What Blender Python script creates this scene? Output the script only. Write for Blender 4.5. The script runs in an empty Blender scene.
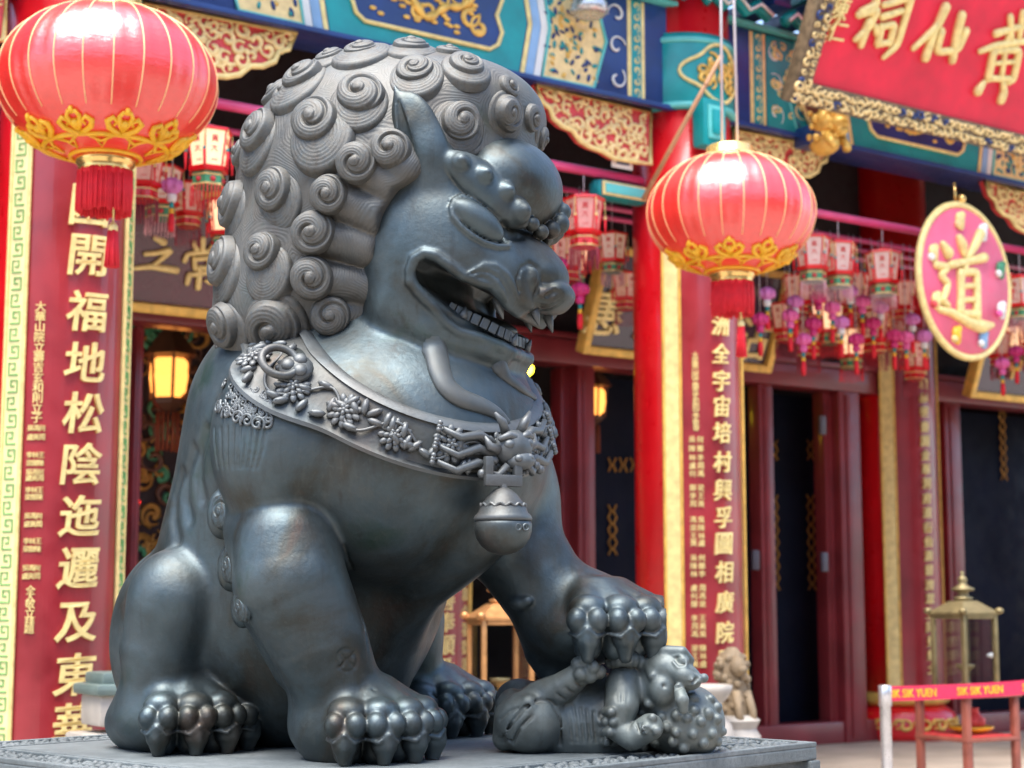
import bpy, bmesh, math, random
import numpy as np
from mathutils import Vector, Matrix
random.seed(7)
scene = bpy.context.scene
COL = scene.collection
R_ = math.radians

# ------------------------------------------------------------------ camera
EYE = 1.5
FPX = 1700.0
PITCH = math.atan(216 / FPX)
cam_d = bpy.data.cameras.new('camera')
cam = bpy.data.objects.new('camera', cam_d)
COL.objects.link(cam)
cam.location = (0, 0, EYE)
cam.rotation_euler = (math.pi / 2 + PITCH, 0, 0)
cam_d.sensor_width = 36
cam_d.lens = FPX / 1024 * 36
cam_d.clip_end = 400
cam_d.dof.use_dof = True
cam_d.dof.focus_distance = 4.55
cam_d.dof.aperture_fstop = 3.8
scene.camera = cam

# ------------------------------------------------------------------ sky, sun, exposure
SUN_EL, SUN_AZ = 72, 212          # azimuth clockwise from +Y
world = bpy.data.worlds.new('World')
scene.world = world
world.use_nodes = True
wn = world.node_tree.nodes
bg = wn['Background']
sky = wn.new('ShaderNodeTexSky')
sky.sky_type = 'NISHITA'
sky.sun_disc = False
sky.sun_elevation = R_(SUN_EL)
sky.sun_rotation = R_(SUN_AZ)
sky.air_density = 1.0
sky.dust_density = 2.0
sky.ozone_density = 1.0
world.node_tree.links.new(sky.outputs[0], bg.inputs[0])
bg.inputs[1].default_value = 0.07
sun_d = bpy.data.lights.new('sun', 'SUN')
sun = bpy.data.objects.new('sun', sun_d)
COL.objects.link(sun)
sun_d.energy = 1.5
sun_d.angle = R_(48)
sun_d.color = (1.0, 0.96, 0.9)
_sd = Vector((math.sin(R_(SUN_AZ)) * math.cos(R_(SUN_EL)), math.cos(R_(SUN_AZ)) * math.cos(R_(SUN_EL)), math.sin(R_(SUN_EL))))
sun.rotation_euler = _sd.to_track_quat('Z', 'Y').to_euler()
sun.location = _sd * 30
scene.view_settings.view_transform = 'Standard'
scene.view_settings.look = 'None'
scene.view_settings.exposure = 2.95
scene.view_settings.gamma = 1
scene.cycles.use_denoising = True
scene.cycles.max_bounces = 6
scene.cycles.diffuse_bounces = 3
scene.cycles.glossy_bounces = 3
scene.cycles.transmission_bounces = 4
scene.cycles.sample_clamp_indirect = 6

# ------------------------------------------------------------------ helpers
CP, SP = math.cos(PITCH), math.sin(PITCH)

def ray(px, py):
    u, v = (px - 512) / FPX, (384 - py) / FPX
    return np.array([u, CP - v * SP, SP + v * CP])

def at(px, py, Y):
    d = ray(px, py)
    return np.array([0, 0, EYE]) + d * (Y / d[1])

def pix(p):
    x, y, z = p[0], p[1], p[2] - EYE
    dep = y * CP + z * SP
    up = -y * SP + z * CP
    return 512 + FPX * x / dep, 384 - FPX * up / dep

def tag(o, label=None, cat=None, group=None, kind=None):
    if label: o['label'] = label
    if cat: o['category'] = cat
    if group: o['group'] = group
    if kind: o['kind'] = kind
    return o

def empty(name, loc=(0, 0, 0), rz=0.0, label=None, cat=None, group=None):
    o = bpy.data.objects.new(name, None)
    COL.objects.link(o)
    o.location = loc
    o.rotation_euler = (0, 0, rz)
    o.empty_display_size = 0.1
    return tag(o, label, cat, group)

def link(name, me, parent=None, loc=None):
    o = bpy.data.objects.new(name, me)
    COL.objects.link(o)
    if parent is not None: o.parent = parent
    if loc is not None: o.location = loc
    return o

def copy_tree(o, parent=None):
    c = o.copy()
    COL.objects.link(c)
    c.parent = parent
    for ch in list(o.children):
        copy_tree(ch, c)
    return c

def new_mat(name):
    m = bpy.data.materials.new(name)
    m.use_nodes = True
    nt = m.node_tree
    return m, nt, nt.nodes['Principled BSDF']

def N(nt, typ, **kw):
    n = nt.nodes.new(typ)
    for k, v in kw.items():
        if k.startswith('i_'):
            n.inputs[k[2:].replace('_', ' ')].default_value = v
        else:
            setattr(n, k, v)
    return n

def ramp(nt, fac, stops):
    r = nt.nodes.new('ShaderNodeValToRGB')
    e = r.color_ramp.elements
    while len(e) < len(stops): e.new(0.5)
    for el, (p, c) in zip(e, stops):
        el.position = p
        el.color = (c[0], c[1], c[2], 1) if len(c) == 3 else c
    nt.links.new(fac, r.inputs[0])
    return r.outputs[0]

def noise(nt, scale, detail=4, rough=0.55, vec=None, dist=0.0):
    n = nt.nodes.new('ShaderNodeTexNoise')
    n.inputs['Scale'].default_value = scale
    n.inputs['Detail'].default_value = detail
    n.inputs['Roughness'].default_value = rough
    n.inputs['Distortion'].default_value = dist
    if vec is None:
        tc = nt.nodes.get('TC') or nt.nodes.new('ShaderNodeTexCoord')
        tc.name = 'TC'
        vec = tc.outputs['Object']
    nt.links.new(vec, n.inputs['Vector'])
    return n.outputs['Fac']

def math_n(nt, op, a, b=None):
    n = nt.nodes.new('ShaderNodeMath')
    n.operation = op
    for i, x in enumerate((a, b)):
        if x is None: continue
        if isinstance(x, (int, float)): n.inputs[i].default_value = x
        else: nt.links.new(x, n.inputs[i])
    return n.outputs[0]

def mix_c(nt, fac, a, b, mode='MIX'):
    n = nt.nodes.new('ShaderNodeMix')
    n.data_type = 'RGBA'
    n.blend_type = mode
    for s, x in ((n.inputs[0], fac), (n.inputs[6], a), (n.inputs[7], b)):
        if isinstance(x, (int, float)): s.default_value = x
        elif isinstance(x, (tuple, list)): s.default_value = (x[0], x[1], x[2], 1)
        else: nt.links.new(x, s)
    return n.outputs[2]

def bump(nt, bsdf, h, strength=0.3, dist=0.01, prev=None):
    b = nt.nodes.new('ShaderNodeBump')
    b.inputs['Strength'].default_value = strength
    b.inputs['Distance'].default_value = dist
    nt.links.new(h, b.inputs['Height'])
    if prev is not None: nt.links.new(prev, b.inputs['Normal'])
    nt.links.new(b.outputs[0], bsdf.inputs['Normal'])
    return b.outputs[0]

def paint(name, col, rough=0.45, var=0.15, scale=6.0, metal=0.0, bmp=0.1, coat=0.0):
    """plain painted / lacquered / gilded surface with slight unevenness"""
    m, nt, b = new_mat(name)
    f = noise(nt, scale, 5)
    lo = tuple(max(0, c * (1 - var)) for c in col)
    hi = tuple(min(1, c * (1 + var)) for c in col)
    nt.links.new(ramp(nt, f, [(0.3, lo), (0.7, hi)]), b.inputs['Base Color'])
    f2 = noise(nt, scale * 4, 4)
    nt.links.new(ramp(nt, f2, [(0.3, (rough * .8,) * 3), (0.7, (min(1, rough * 1.25),) * 3)]), b.inputs['Roughness'])
    b.inputs['Metallic'].default_value = metal
    b.inputs['Coat Weight'].default_value = coat
    b.inputs['Coat Roughness'].default_value = 0.12
    if bmp: bump(nt, b, f2, bmp, 0.004)
    return m

class MB:
    """collects boxes, tubes, lathes and prisms, and links them as one mesh object"""
    def __init__(self):
        self.bm = bmesh.new()
        self.mats = []
        self.mi = 0
        self.smooth = False
    def mat(self, m):
        if m not in self.mats: self.mats.append(m)
        self.mi = self.mats.index(m)
        return self
    def face(self, vs):
        try:
            f = self.bm.faces.new(vs)
            f.material_index = self.mi
            f.smooth = self.smooth
            return f
        except ValueError:
            return None
    def v(self, p): return self.bm.verts.new((float(p[0]), float(p[1]), float(p[2])))
    def box(self, c, s, bevel=0.0, axes=None):
        """c centre, s full sizes, axes optional 3 row vectors"""
        ax = np.eye(3) if axes is None else np.array(axes, float)
        c = np.array(c, float); h = np.array(s, float) / 2
        b = min(bevel, h.min() * 0.9)
        if b <= 0:
            vs = [self.v(c + (ax.T @ (h * np.array(k)))) for k in ((-1,-1,-1),(1,-1,-1),(1,1,-1),(-1,1,-1),(-1,-1,1),(1,-1,1),(1,1,1),(-1,1,1))]
            for q in ((0,3,2,1),(4,5,6,7),(0,1,5,4),(1,2,6,5),(2,3,7,6),(3,0,4,7)): self.face([vs[i] for i in q])
            return
        bm2 = bmesh.new()
        bmesh.ops.create_cube(bm2, size=1)
        for v in bm2.verts: v.co = Vector((v.co.x * 2 * h[0], v.co.y * 2 * h[1], v.co.z * 2 * h[2]))
        bmesh.ops.bevel(bm2, geom=bm2.edges[:], offset=b, segments=2, affect='EDGES', profile=0.6)
        mp = {v: self.v(c + ax.T @ np.array(v.co)) for v in bm2.verts}
        for f in bm2.faces: self.face([mp[v] for v in f.verts])
        bm2.free()
    def tube(self, pts, rad, seg=10, closed=False, cap=True, flat=None):
        pts = [np.array(p, float) for p in pts]
        n = len(pts)
        rad = [rad] * n if np.isscalar(rad) else list(rad)
        rings = []
        up = None
        for i in range(n):
            a = pts[(i - 1) % n] if (closed or i > 0) else pts[i]
            b = pts[(i + 1) % n] if (closed or i < n - 1) else pts[i]
            t = b - a; L = np.linalg.norm(t); t = t / L if L > 1e-9 else np.array([0, 0, 1.])
            if up is None:
                up = np.array([0, 0, 1.]) if abs(t[2]) < 0.9 else np.array([1., 0, 0])
            s = np.cross(t, up); s /= (np.linalg.norm(s) + 1e-12)
            up = np.cross(s, t)
            r = rad[i]
            rings.append([self.v(pts[i] + r * (math.cos(2 * math.pi * k / seg) * s + math.sin(2 * math.pi * k / seg) * up)) for k in range(seg)])
        m = n if closed else n - 1
        for i in range(m):
            A, B = rings[i], rings[(i + 1) % n]
            for k in range(seg): self.face([A[k], A[(k + 1) % seg], B[(k + 1) % seg], B[k]])
        if cap and not closed:
            self.face(rings[0][::-1]); self.face(rings[-1])
    def lathe(self, c, prof, seg=32, axes=None, smooth=True, squash=1.0):
        """prof: list of (radius, height)"""
        ax = np.eye(3) if axes is None else np.array(axes, float)
        c = np.array(c, float)
        sm = self.smooth; self.smooth = smooth
        rings = []
        for r, z in prof:
            if r < 1e-5: rings.append([self.v(c + ax.T @ np.array([0, 0, z]))])
            else: rings.append([self.v(c + ax.T @ np.array([r * math.cos(2 * math.pi * k / seg), squash * r * math.sin(2 * math.pi * k / seg), z])) for k in range(seg)])
        for A, B in zip(rings[:-1], rings[1:]):
            for k in range(seg):
                k2 = (k + 1) % seg
                if len(A) == 1 and len(B) == 1: continue
                if len(A) == 1: self.face([A[0], B[k2], B[k]])
                elif len(B) == 1: self.face([A[k], A[k2], B[0]])
                else: self.face([A[k], A[k2], B[k2], B[k]])
        if len(rings[0]) > 1: self.face(rings[0][::-1])
        if len(rings[-1]) > 1: self.face(rings[-1])
        self.smooth = sm
    def ball(self, c, r, seg=12, axes=None):
        r = (r, r, r) if np.isscalar(r) else r
        ax = np.eye(3) if axes is None else np.array(axes, float)
        c = np.array(c, float); sm = self.smooth; self.smooth = True
        nr = max(4, seg // 2)
        rings = []
        for i in range(nr + 1):
            ph = -math.pi / 2 + math.pi * i / nr
            if i in (0, nr): rings.append([self.v(c + ax.T @ np.array([0, 0, r[2] * math.sin(ph)]))])
            else: rings.append([self.v(c + ax.T @ np.array([r[0] * math.cos(ph) * math.cos(2 * math.pi * k / seg), r[1] * math.cos(ph) * math.sin(2 * math.pi * k / seg), r[2] * math.sin(ph)])) for k in range(seg)])
        for A, B in zip(rings[:-1], rings[1:]):
            for k in range(seg):
                k2 = (k + 1) % seg
                if len(A) == 1: self.face([A[0], B[k2], B[k]])
                elif len(B) == 1: self.face([A[k], A[k2], B[0]])
                else: self.face([A[k], A[k2], B[k2], B[k]])
        self.smooth = sm
    def prism(self, poly, o, ux, uy, un, d0, d1):
        """poly of 2-d points; o origin; ux, uy in plane; un the thickness direction from d0 to d1"""
        o, ux, uy, un = (np.array(q, float) for q in (o, ux, uy, un))
        A = [self.v(o + ux * p[0] + uy * p[1] + un * d0) for p in poly]
        B = [self.v(o + ux * p[0] + uy * p[1] + un * d1) for p in poly]
        n = len(poly)
        for i in range(n): self.face([A[i], A[(i + 1) % n], B[(i + 1) % n], B[i]])
        self.face(B)
        self.face(A[::-1])
    def add_mesh(self, me, M):
        vs = [self.bm.verts.new(M @ v.co) for v in me.vertices]
        for p in me.polygons:
            self.face([vs[i] for i in p.vertices])
    def build(self, name, parent=None, material=None, origin=None, autosmooth=False):
        bmesh.ops.recalc_face_normals(self.bm, faces=self.bm.faces[:])
        me = bpy.data.meshes.new(name)
        if origin is not None:
            for v in self.bm.verts: v.co -= Vector([float(q) for q in origin])
        self.bm.to_mesh(me); self.bm.free()
        for m in (self.mats or ([material] if material else [])): me.materials.append(m)
        o = link(name, me, parent)
        if origin is not None: o.location = [float(q) for q in origin]
        if autosmooth:
            me.polygons.foreach_set('use_smooth', [True] * len(me.polygons))
            me.set_sharp_from_angle(angle=R_(autosmooth if autosmooth is not True else 35))
        return o
# ================================================================== the bronze lion
ZP = EYE - 0.41                       # top of the plinth
H_GRID = 0.0047
th_b, th_h = R_(43), R_(19)
FB = np.array([math.cos(th_b), -math.sin(th_b), 0]); RB = np.array([-math.sin(th_b), -math.cos(th_b), 0])
FH = np.array([math.cos(th_h), -math.sin(th_h), 0]); RH = np.array([-math.sin(th_h), -math.cos(th_h), 0])
UP = np.array([0, 0, 1.])
OB = np.array([-0.33, 4.8, ZP])
MH = at(385, 195, 4.72)               # middle of the head

def LB(f, r, z): return OB + FB * f + RB * r + UP * z
def HW(a, b, c): return MH + FH * a + RH * b + UP * c
def HP(px, py, b):
    """point of the pixel's sight line at side offset b from the head's middle plane"""
    d = ray(px, py); o = np.array([0, 0, EYE])
    s = (b - (o - MH) @ RH) / (d @ RH)
    return o + d * s
def mirror_h(p):
    b = (np.array(p) - MH) @ RH
    return np.array(p) - 2 * b * RH

class Vol:
    def __init__(s, lo, hi, h):
        s.lo = np.array(lo, float); s.h = h
        s.n = np.ceil((np.array(hi) - s.lo) / h).astype(int) + 1
        s.a = np.full(s.n, 0.3, np.float32)
    def sl(s, lo, hi):
        i0 = np.clip(np.floor((np.array(lo) - s.lo) / s.h).astype(int), 0, s.n - 1)
        i1 = np.clip(np.ceil((np.array(hi) - s.lo) / s.h).astype(int) + 1, 1, s.n)
        sl = tuple(slice(a, b) for a, b in zip(i0, i1))
        g = [(s.lo[k] + s.h * np.arange(i0[k], i1[k])).astype(np.float32) for k in range(3)]
        return sl, g[0][:, None, None], g[1][None, :, None], g[2][None, None, :]
    def put(s, lo, hi, fn, k=0.0, op='add'):
        m = 0.05 + k
        sl, X, Y, Z = s.sl(np.array(lo) - m, np.array(hi) + m)
        d = fn(X, Y, Z).astype(np.float32)
        A = s.a[sl]
        if op == 'add':
            if k > 0:
                hh = np.maximum(k - np.abs(A - d), 0) / k
                A[...] = np.minimum(A, d) - hh * hh * k * 0.25
            else: A[...] = np.minimum(A, d)
        else:
            d = -d
            if k > 0:
                hh = np.maximum(k - np.abs(A - d), 0) / k
                A[...] = np.maximum(A, d) + hh * hh * k * 0.25
            else: A[...] = np.maximum(A, d)
    def ell(s, c, r, axes=None, k=0.05, op='add'):
        c = np.array(c, float); r = np.array(r, float)
        ax = np.eye(3) if axes is None else np.array(axes, float)
        ext = np.sqrt(((ax.T * r) ** 2).sum(1))
        def fn(X, Y, Z):
            x, y, z = X - c[0], Y - c[1], Z - c[2]
            k0 = 0; k1 = 0
            for i in range(3):
                q = x * ax[i, 0] + y * ax[i, 1] + z * ax[i, 2]
                k0 = k0 + (q / r[i]) ** 2
                k1 = k1 + (q / (r[i] * r[i])) ** 2
            k0 = np.sqrt(k0); k1 = np.sqrt(k1) + 1e-6
            return k0 * (k0 - 1) / k1
        s.put(c - ext, c + ext, fn, k, op)
    def tube(s, pts, rad, k=0.03, op='add', stretch=None):
        pts = [np.array(p, float) for p in pts]
        rad = [rad] * len(pts) if np.isscalar(rad) else list(rad)
        P = np.array(pts); rm = max(rad)
        def fn(X, Y, Z):
            best = None
            for a, b, r0, r1 in zip(pts[:-1], pts[1:], rad[:-1], rad[1:]):
                ba = b - a; L2 = float(ba @ ba) + 1e-12
                x, y, z = X - a[0], Y - a[1], Z - a[2]
                t = np.clip((x * ba[0] + y * ba[1] + z * ba[2]) / L2, 0, 1)
                d = np.sqrt((x - t * ba[0]) ** 2 + (y - t * ba[1]) ** 2 + (z - t * ba[2]) ** 2) - (r0 + (r1 - r0) * t)
                best = d if best is None else np.minimum(best, d)
            return best
        s.put(P.min(0) - rm, P.max(0) + rm, fn, k, op)
    def prism(s, poly, o, e1, e2, e3, half, k=0.01, op='sub', hi=None, lo=None):
        poly = np.array(poly, float)
        def fn(X, Y, Z):
            x, y, z = X - o[0], Y - o[1], Z - o[2]
            a = x * e1[0] + y * e1[1] + z * e1[2]
            c = x * e2[0] + y * e2[1] + z * e2[2]
            b = x * e3[0] + y * e3[1] + z * e3[2]
            d = None; inside = None
            n = len(poly)
            for i in range(n):
                p, q = poly[i], poly[(i + 1) % n]
                ex, ey = q - p
                wx, wy = a - p[0], c - p[1]
                t = np.clip((wx * ex + wy * ey) / (ex * ex + ey * ey + 1e-12), 0, 1)
                dd = (wx - t * ex) ** 2 + (wy - t * ey) ** 2
                d = dd if d is None else np.minimum(d, dd)
                c1 = (c >= p[1]) != (c >= q[1])
                xi = p[0] + (c - p[1]) * (ex / (ey if abs(ey) > 1e-9 else 1e-9))
                fl = c1 & (a < xi)
                inside = fl if inside is None else inside ^ fl
            d = np.sqrt(d)
            d = np.where(inside, -d, d)
            return np.maximum(d, np.abs(b) - half)
        s.put(lo, hi, fn, k, op)
    def val(s, P):
        q = (np.array(P, float) - s.lo) / s.h
        q = np.clip(q, 0, s.n - 1.001)
        i = q.astype(int); f = q - i
        a = s.a
        r = 0
        for dx in (0, 1):
            for dy in (0, 1):
                for dz in (0, 1):
                    w = (f[0] if dx else 1 - f[0]) * (f[1] if dy else 1 - f[1]) * (f[2] if dz else 1 - f[2])
                    r += w * a[i[0] + dx, i[1] + dy, i[2] + dz]
        return float(r)
    def normal(s, p, e=0.012):
        g = np.array([s.val(p + d) - s.val(p - d) for d in np.eye(3) * e])
        return g / (np.linalg.norm(g) + 1e-9)
    def march(s, o, d, t0, t1, step=0.004):
        o = np.array(o, float); d = np.array(d, float)
        t = t0; prev = s.val(o + d * t)
        while t < t1:
            t += max(step, 0.6 * min(prev, 0.1))
            v = s.val(o + d * t)
            if v <= 0:
                lo_, hi_ = t - 0.06, t
                lo_ = max(lo_, t0)
                for _ in range(14):
                    m = (lo_ + hi_) / 2
                    if s.val(o + d * m) <= 0: hi_ = m
                    else: lo_ = m
                return o + d * hi_
            prev = v
        return None
    def hit(s, px, py, y0=3.7, y1=6.2):
        d = ray(px, py); d = d / d[1]
        return s.march(np.array([0, 0, EYE]), d, y0, y1)
    def mesh(s, keep=None):
        """surface nets"""
        a = s.a
        ins = a < 0
        cnt = np.zeros(tuple(s.n - 1), np.uint8)
        for dx in (0, 1):
            for dy in (0, 1):
                for dz in (0, 1):
                    cnt += ins[dx:s.n[0] - 1 + dx, dy:s.n[1] - 1 + dy, dz:s.n[2] - 1 + dz]
        act = np.argwhere((cnt > 0) & (cnt < 8))
        del cnt
        idx = np.full(tuple(s.n - 1), -1, np.int32)
        idx[act[:, 0], act[:, 1], act[:, 2]] = np.arange(len(act))
        cs = [(i & 1, (i >> 1) & 1, (i >> 2) & 1) for i in range(8)]
        vals = np.stack([a[act[:, 0] + c[0], act[:, 1] + c[1], act[:, 2] + c[2]] for c in cs], 1)
        acc = np.zeros((len(act), 3)); num = np.zeros(len(act))
        for i in range(8):
            for bit in (1, 2, 4):
                j = i | bit
                if j == i: continue
                va, vb = vals[:, i], vals[:, j]
                m = (va < 0) != (vb < 0)
                t = np.where(m, va / np.where(m, va - vb, 1), 0)
                p = np.array(cs[i])[None] + t[:, None] * (np.array(cs[j]) - np.array(cs[i]))[None]
                acc += p * m[:, None]; num += m
        vert = s.lo + s.h * (act + acc / num[:, None])
        quads = []
        for ax in range(3):
            o1, o2 = (ax + 1) % 3, (ax + 2) % 3
            A = np.moveaxis(ins, ax, 0)
            ch = np.moveaxis(A[:-1] != A[1:], 0, ax)
            e = np.argwhere(ch)
            e = e[(e[:, o1] > 0) & (e[:, o2] > 0) & (e[:, o1] < s.n[o1] - 1) & (e[:, o2] < s.n[o2] - 1)]
            def cell(d1, d2):
                q = e.copy(); q[:, o1] -= d1; q[:, o2] -= d2
                return idx[q[:, 0], q[:, 1], q[:, 2]]
            q = np.stack([cell(0, 0), cell(1, 0), cell(1, 1), cell(0, 1)], 1)
            flip = ~ins[e[:, 0], e[:, 1], e[:, 2]]
            q[flip] = q[flip][:, ::-1]
            quads.append(q)
        quads = np.concatenate(quads)
        quads = quads[(quads >= 0).all(1)]
        return vert, quads

def np_mesh(name, V, Q, smooth=True):
    me = bpy.data.meshes.new(name)
    me.vertices.add(len(V)); me.vertices.foreach_set('co', np.asarray(V, np.float32).ravel())
    k = Q.shape[1]
    me.loops.add(Q.size); me.loops.foreach_set('vertex_index', Q.astype(np.int32).ravel())
    me.polygons.add(len(Q))
    me.polygons.foreach_set('loop_start', np.arange(0, Q.size, k, dtype=np.int32))
    me.polygons.foreach_set('use_smooth', np.full(len(Q), smooth))
    me.update(calc_edges=True)
    return me

def relax(V, Q, it=2, lam=0.5):
    n = len(V)
    for _ in range(it):
        acc = np.zeros_like(V); cnt = np.zeros(n)
        for i in range(4):
            a, b = Q[:, i], Q[:, (i + 1) % 4]
            for d in range(3): acc[:, d] += np.bincount(a, V[b, d], n) + np.bincount(b, V[a, d], n)
            cnt += np.bincount(a, minlength=n) + np.bincount(b, minlength=n)
        V = V + lam * (acc / np.maximum(cnt, 1)[:, None] - V)
    return V

def tiltA(F, S, deg):
    """axes (forward, side, up) with the forward axis dipped by deg"""
    t = R_(deg)
    f = F * math.cos(t) - UP * math.sin(t); u = UP * math.cos(t) + F * math.sin(t)
    return np.array([f, S, u])
AXB = np.array([FB, RB, UP]); AXH = np.array([FH, RH, UP])

# ---------------------------------------------------------------- materials of the lion
def bronze(name, dusty=0.0, strand=False, dust=((.056, .044, .034), (.092, .083, .070), (.062, .069, .057))):
    m, nt, b = new_mat(name)
    n1 = noise(nt, 3.2, 6, 0.6, dist=0.6)
    n2 = noise(nt, 9.0, 6, 0.65)
    n3 = noise(nt, 70.0, 5, 0.6)
    c = ramp(nt, n1, [(0.30, (.058, .038, .028)), (0.40, (.036, .040, .036)), (0.50, (.048, .066, .073)), (0.60, (.062, .087, .098)), (0.72, (.030, .058, .046))])
    d = ramp(nt, n2, [(0.30, dust[0]), (0.6, dust[1]), (0.75, dust[2])])
    fac = ramp(nt, n2, [(0.42, (dusty * .75,) * 3), (0.62, (min(1, dusty + .18),) * 3)])
    c = mix_c(nt, fac, c, d)
    c = mix_c(nt, ramp(nt, n3, [(0.55, (0, 0, 0)), (0.75, (.35, .35, .35))]), c, (.085, .092, .088))
    mpv = N(nt, 'ShaderNodeMapping'); mpv.inputs['Scale'].default_value = (26, 26, 2.2)
    nt.links.new(nt.nodes['TC'].outputs['Object'], mpv.inputs['Vector'])
    n5 = noise(nt, 1.0, 4, .6, vec=mpv.outputs['Vector'])
    c = mix_c(nt, ramp(nt, n5, [(.56, (0, 0, 0)), (.72, (.45, .45, .45))]), c, (.075, .085, .080))   # rain streaks
    c = mix_c(nt, ramp(nt, n5, [(.28, (.4, .4, .4)), (.42, (0, 0, 0))]), c, (.030, .026, .022))
    geo = N(nt, 'ShaderNodeNewGeometry')
    wear = ramp(nt, geo.outputs['Pointiness'], [(.40, (.8, .8, .8)), (.485, (0, 0, 0))])        # verdigris and dust settled in the creases
    c = mix_c(nt, wear, c, (.11, .095, .07))
    rub = ramp(nt, geo.outputs['Pointiness'], [(.52, (0, 0, 0)), (.62, (.6, .6, .6))])           # edges rubbed bare
    c = mix_c(nt, rub, c, (.14, .15, .155))
    nt.links.new(c, b.inputs['Base Color'])
    b.inputs['Metallic'].default_value = 0.72 - 0.6 * dusty
    rg = 0.45 + 0.10 * dusty
    nt.links.new(ramp(nt, n2, [(0.3, (rg - .05,) * 3), (0.7, (rg + .12,) * 3)]), b.inputs['Roughness'])
    b.inputs['Specular IOR Level'].default_value = 0.6
    pb = bump(nt, b, n3, 0.26, 0.004)
    n4 = noise(nt, 22.0, 4)
    pb = bump(nt, b, n4, 0.07, 0.012, pb)
    if strand:
        at_ = N(nt, 'ShaderNodeAttribute', attribute_name='strand')
        w = math_n(nt, 'SINE', at_.outputs['Fac'])
        bump(nt, b, w, 0.16, 0.002, pb)
    return m
M_BRONZE = bronze('bronze_patina')
M_MANE = bronze('bronze_dusty_mane', 0.7, True)
M_RELIEF = bronze('bronze_dusty_relief', 0.35, dust=((.055, .048, .045), (.09, .086, .084), (.06, .068, .064)))

# ---------------------------------------------------------------- body volume (torso, legs, head)
def paw(V, c, head_deg, rp=0.2, z0=0.0, s=1.0, lift=0.0, angs=(40, 13, -13, -40)):
    """c: ground point under the paw's middle; four toes on an arc around the heading"""
    c = np.array(c, float)
    h = R_(head_deg)
    F = np.array([math.cos(h), -math.sin(h), 0]); S = np.array([-math.sin(h), -math.cos(h), 0])
    ax = np.array([F, S, UP])
    V.ell(c + UP * 0.085 * s - F * 0.01, (0.165 * s, 0.165 * s, 0.105 * s), ax, 0.05)
    V.ell(c + UP * 0.15 * s - F * 0.04, (0.145 * s, 0.13 * s, 0.085 * s), ax, 0.05)
    for g in angs:
        q = R_(head_deg + g)
        o = np.array([math.cos(q), -math.sin(q), 0]); l = np.array([-math.sin(q), -math.cos(q), 0])
        p = c + o * rp * s
        A = np.array([o, l, UP])
        V.tube([c + o * (rp * .45 * s) + UP * .17 * s, p - o * .055 * s + UP * .135 * s], [.038 * s, .044 * s], 0.03)   # toe bone
        V.tube([p - o * .045 * s + UP * .085 * s, p - o * .045 * s + UP * .03 * s], [.042 * s, .036 * s], 0.006)
        V.ell(p - o * .018 * s + UP * .130 * s, (.044 * s, .049 * s, .036 * s), A, 0.007)
        for sd in (-1, 1):
            V.ell(p + l * sd * .0255 * s + o * .016 * s + UP * .100 * s, (.032 * s, .0285 * s, .033 * s), A, 0.0025)
        # claw: a shield under the two pads that narrows to the ground, with a ridge
        V.tube([p + o * .004 * s + UP * .085 * s, p + o * .012 * s + UP * .052 * s, p + o * .010 * s + UP * .006], [.036 * s, .034 * s, .017 * s], 0.003)
        V.tube([p + o * .038 * s + UP * .075 * s, p + o * .042 * s + UP * .045 * s, p + o * .024 * s + UP * .006], [.008 * s, .007 * s, .005 * s], 0.012)
        # sheath line
        for sd in (-1, 1):
            V.tube([p + o * .044 * s + UP * .078 * s, p + o * .036 * s + l * sd * .025 * s + UP * .058 * s, p + o * .006 * s + l * sd * .046 * s + UP * .066 * s], .0058 * s, 0.002)
    return F, S

V = Vol((-1.36, 3.98, ZP), (0.42, 5.62, ZP + 1.95), H_GRID)
# trunk
V.ell(at(388, 452, 4.75), (.45, .45, .385), AXB, 0.08)
V.ell(at(300, 600, 5.0), (.375, .39, .44), AXB, 0.12)
V.tube([at(312, 425, 4.85), at(288, 560, 5.0)], [.36, .365], 0.12)
V.ell(at(350, 560, 4.95), (.26, .30, .34), AXB, 0.10)
V.tube([at(480, 545, 4.6), at(425, 592, 4.7), at(392, 640, 4.82), at(378, 700, 4.9)], [.05, .05, .05, .05], 0.10)
# neck
V.tube([at(400, 370, 4.76), at(420, 250, 4.72)], [.30, .22], 0.10)
# near shoulder and foreleg
V.ell(at(278, 440, 4.47), (.19, .17, .25), AXB, 0.05)
V.tube([at(286, 546, 4.44), at(290, 580, 4.42), at(318, 640, 4.44), at(338, 690, 4.47), at(352, 735, 4.50)], [.140, .148, .128, .112, .12], 0.022)
V.tube([at(250, 530, 4.5), at(262, 600, 4.52), at(292, 670, 4.53)], [.07, .07, .05], 0.05)
PF_N = np.array([-.415, 4.52, ZP]); paw(V, PF_N, 50, .2)
# near hind leg: thigh, knee, shank
V.ell(at(172, 640, 4.97), (.21, .16, .27), AXB, 0.03)
V.ell(at(176, 600, 4.73), (.13, .12, .14), AXB, 0.03)
V.tube([at(175, 600, 4.73), at(163, 650, 4.74), at(166, 705, 4.76)], [.115, .118, .11], 0.05)
PH_N = np.array([-.935, 4.79, ZP]); paw(V, PH_N, 50, .2)
V.ell(PH_N + np.array([-.09, .08, .07]), (.12, .12, .09), None, 0.04)
# far hind leg
V.tube([at(400, 560, 5.2), at(412, 620, 5.25), at(408, 690, 5.3)], [.13, .10, .10], 0.05)
PH_F = np.array([-.275, 5.36, ZP]); paw(V, PH_F, 50, .2)
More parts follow.
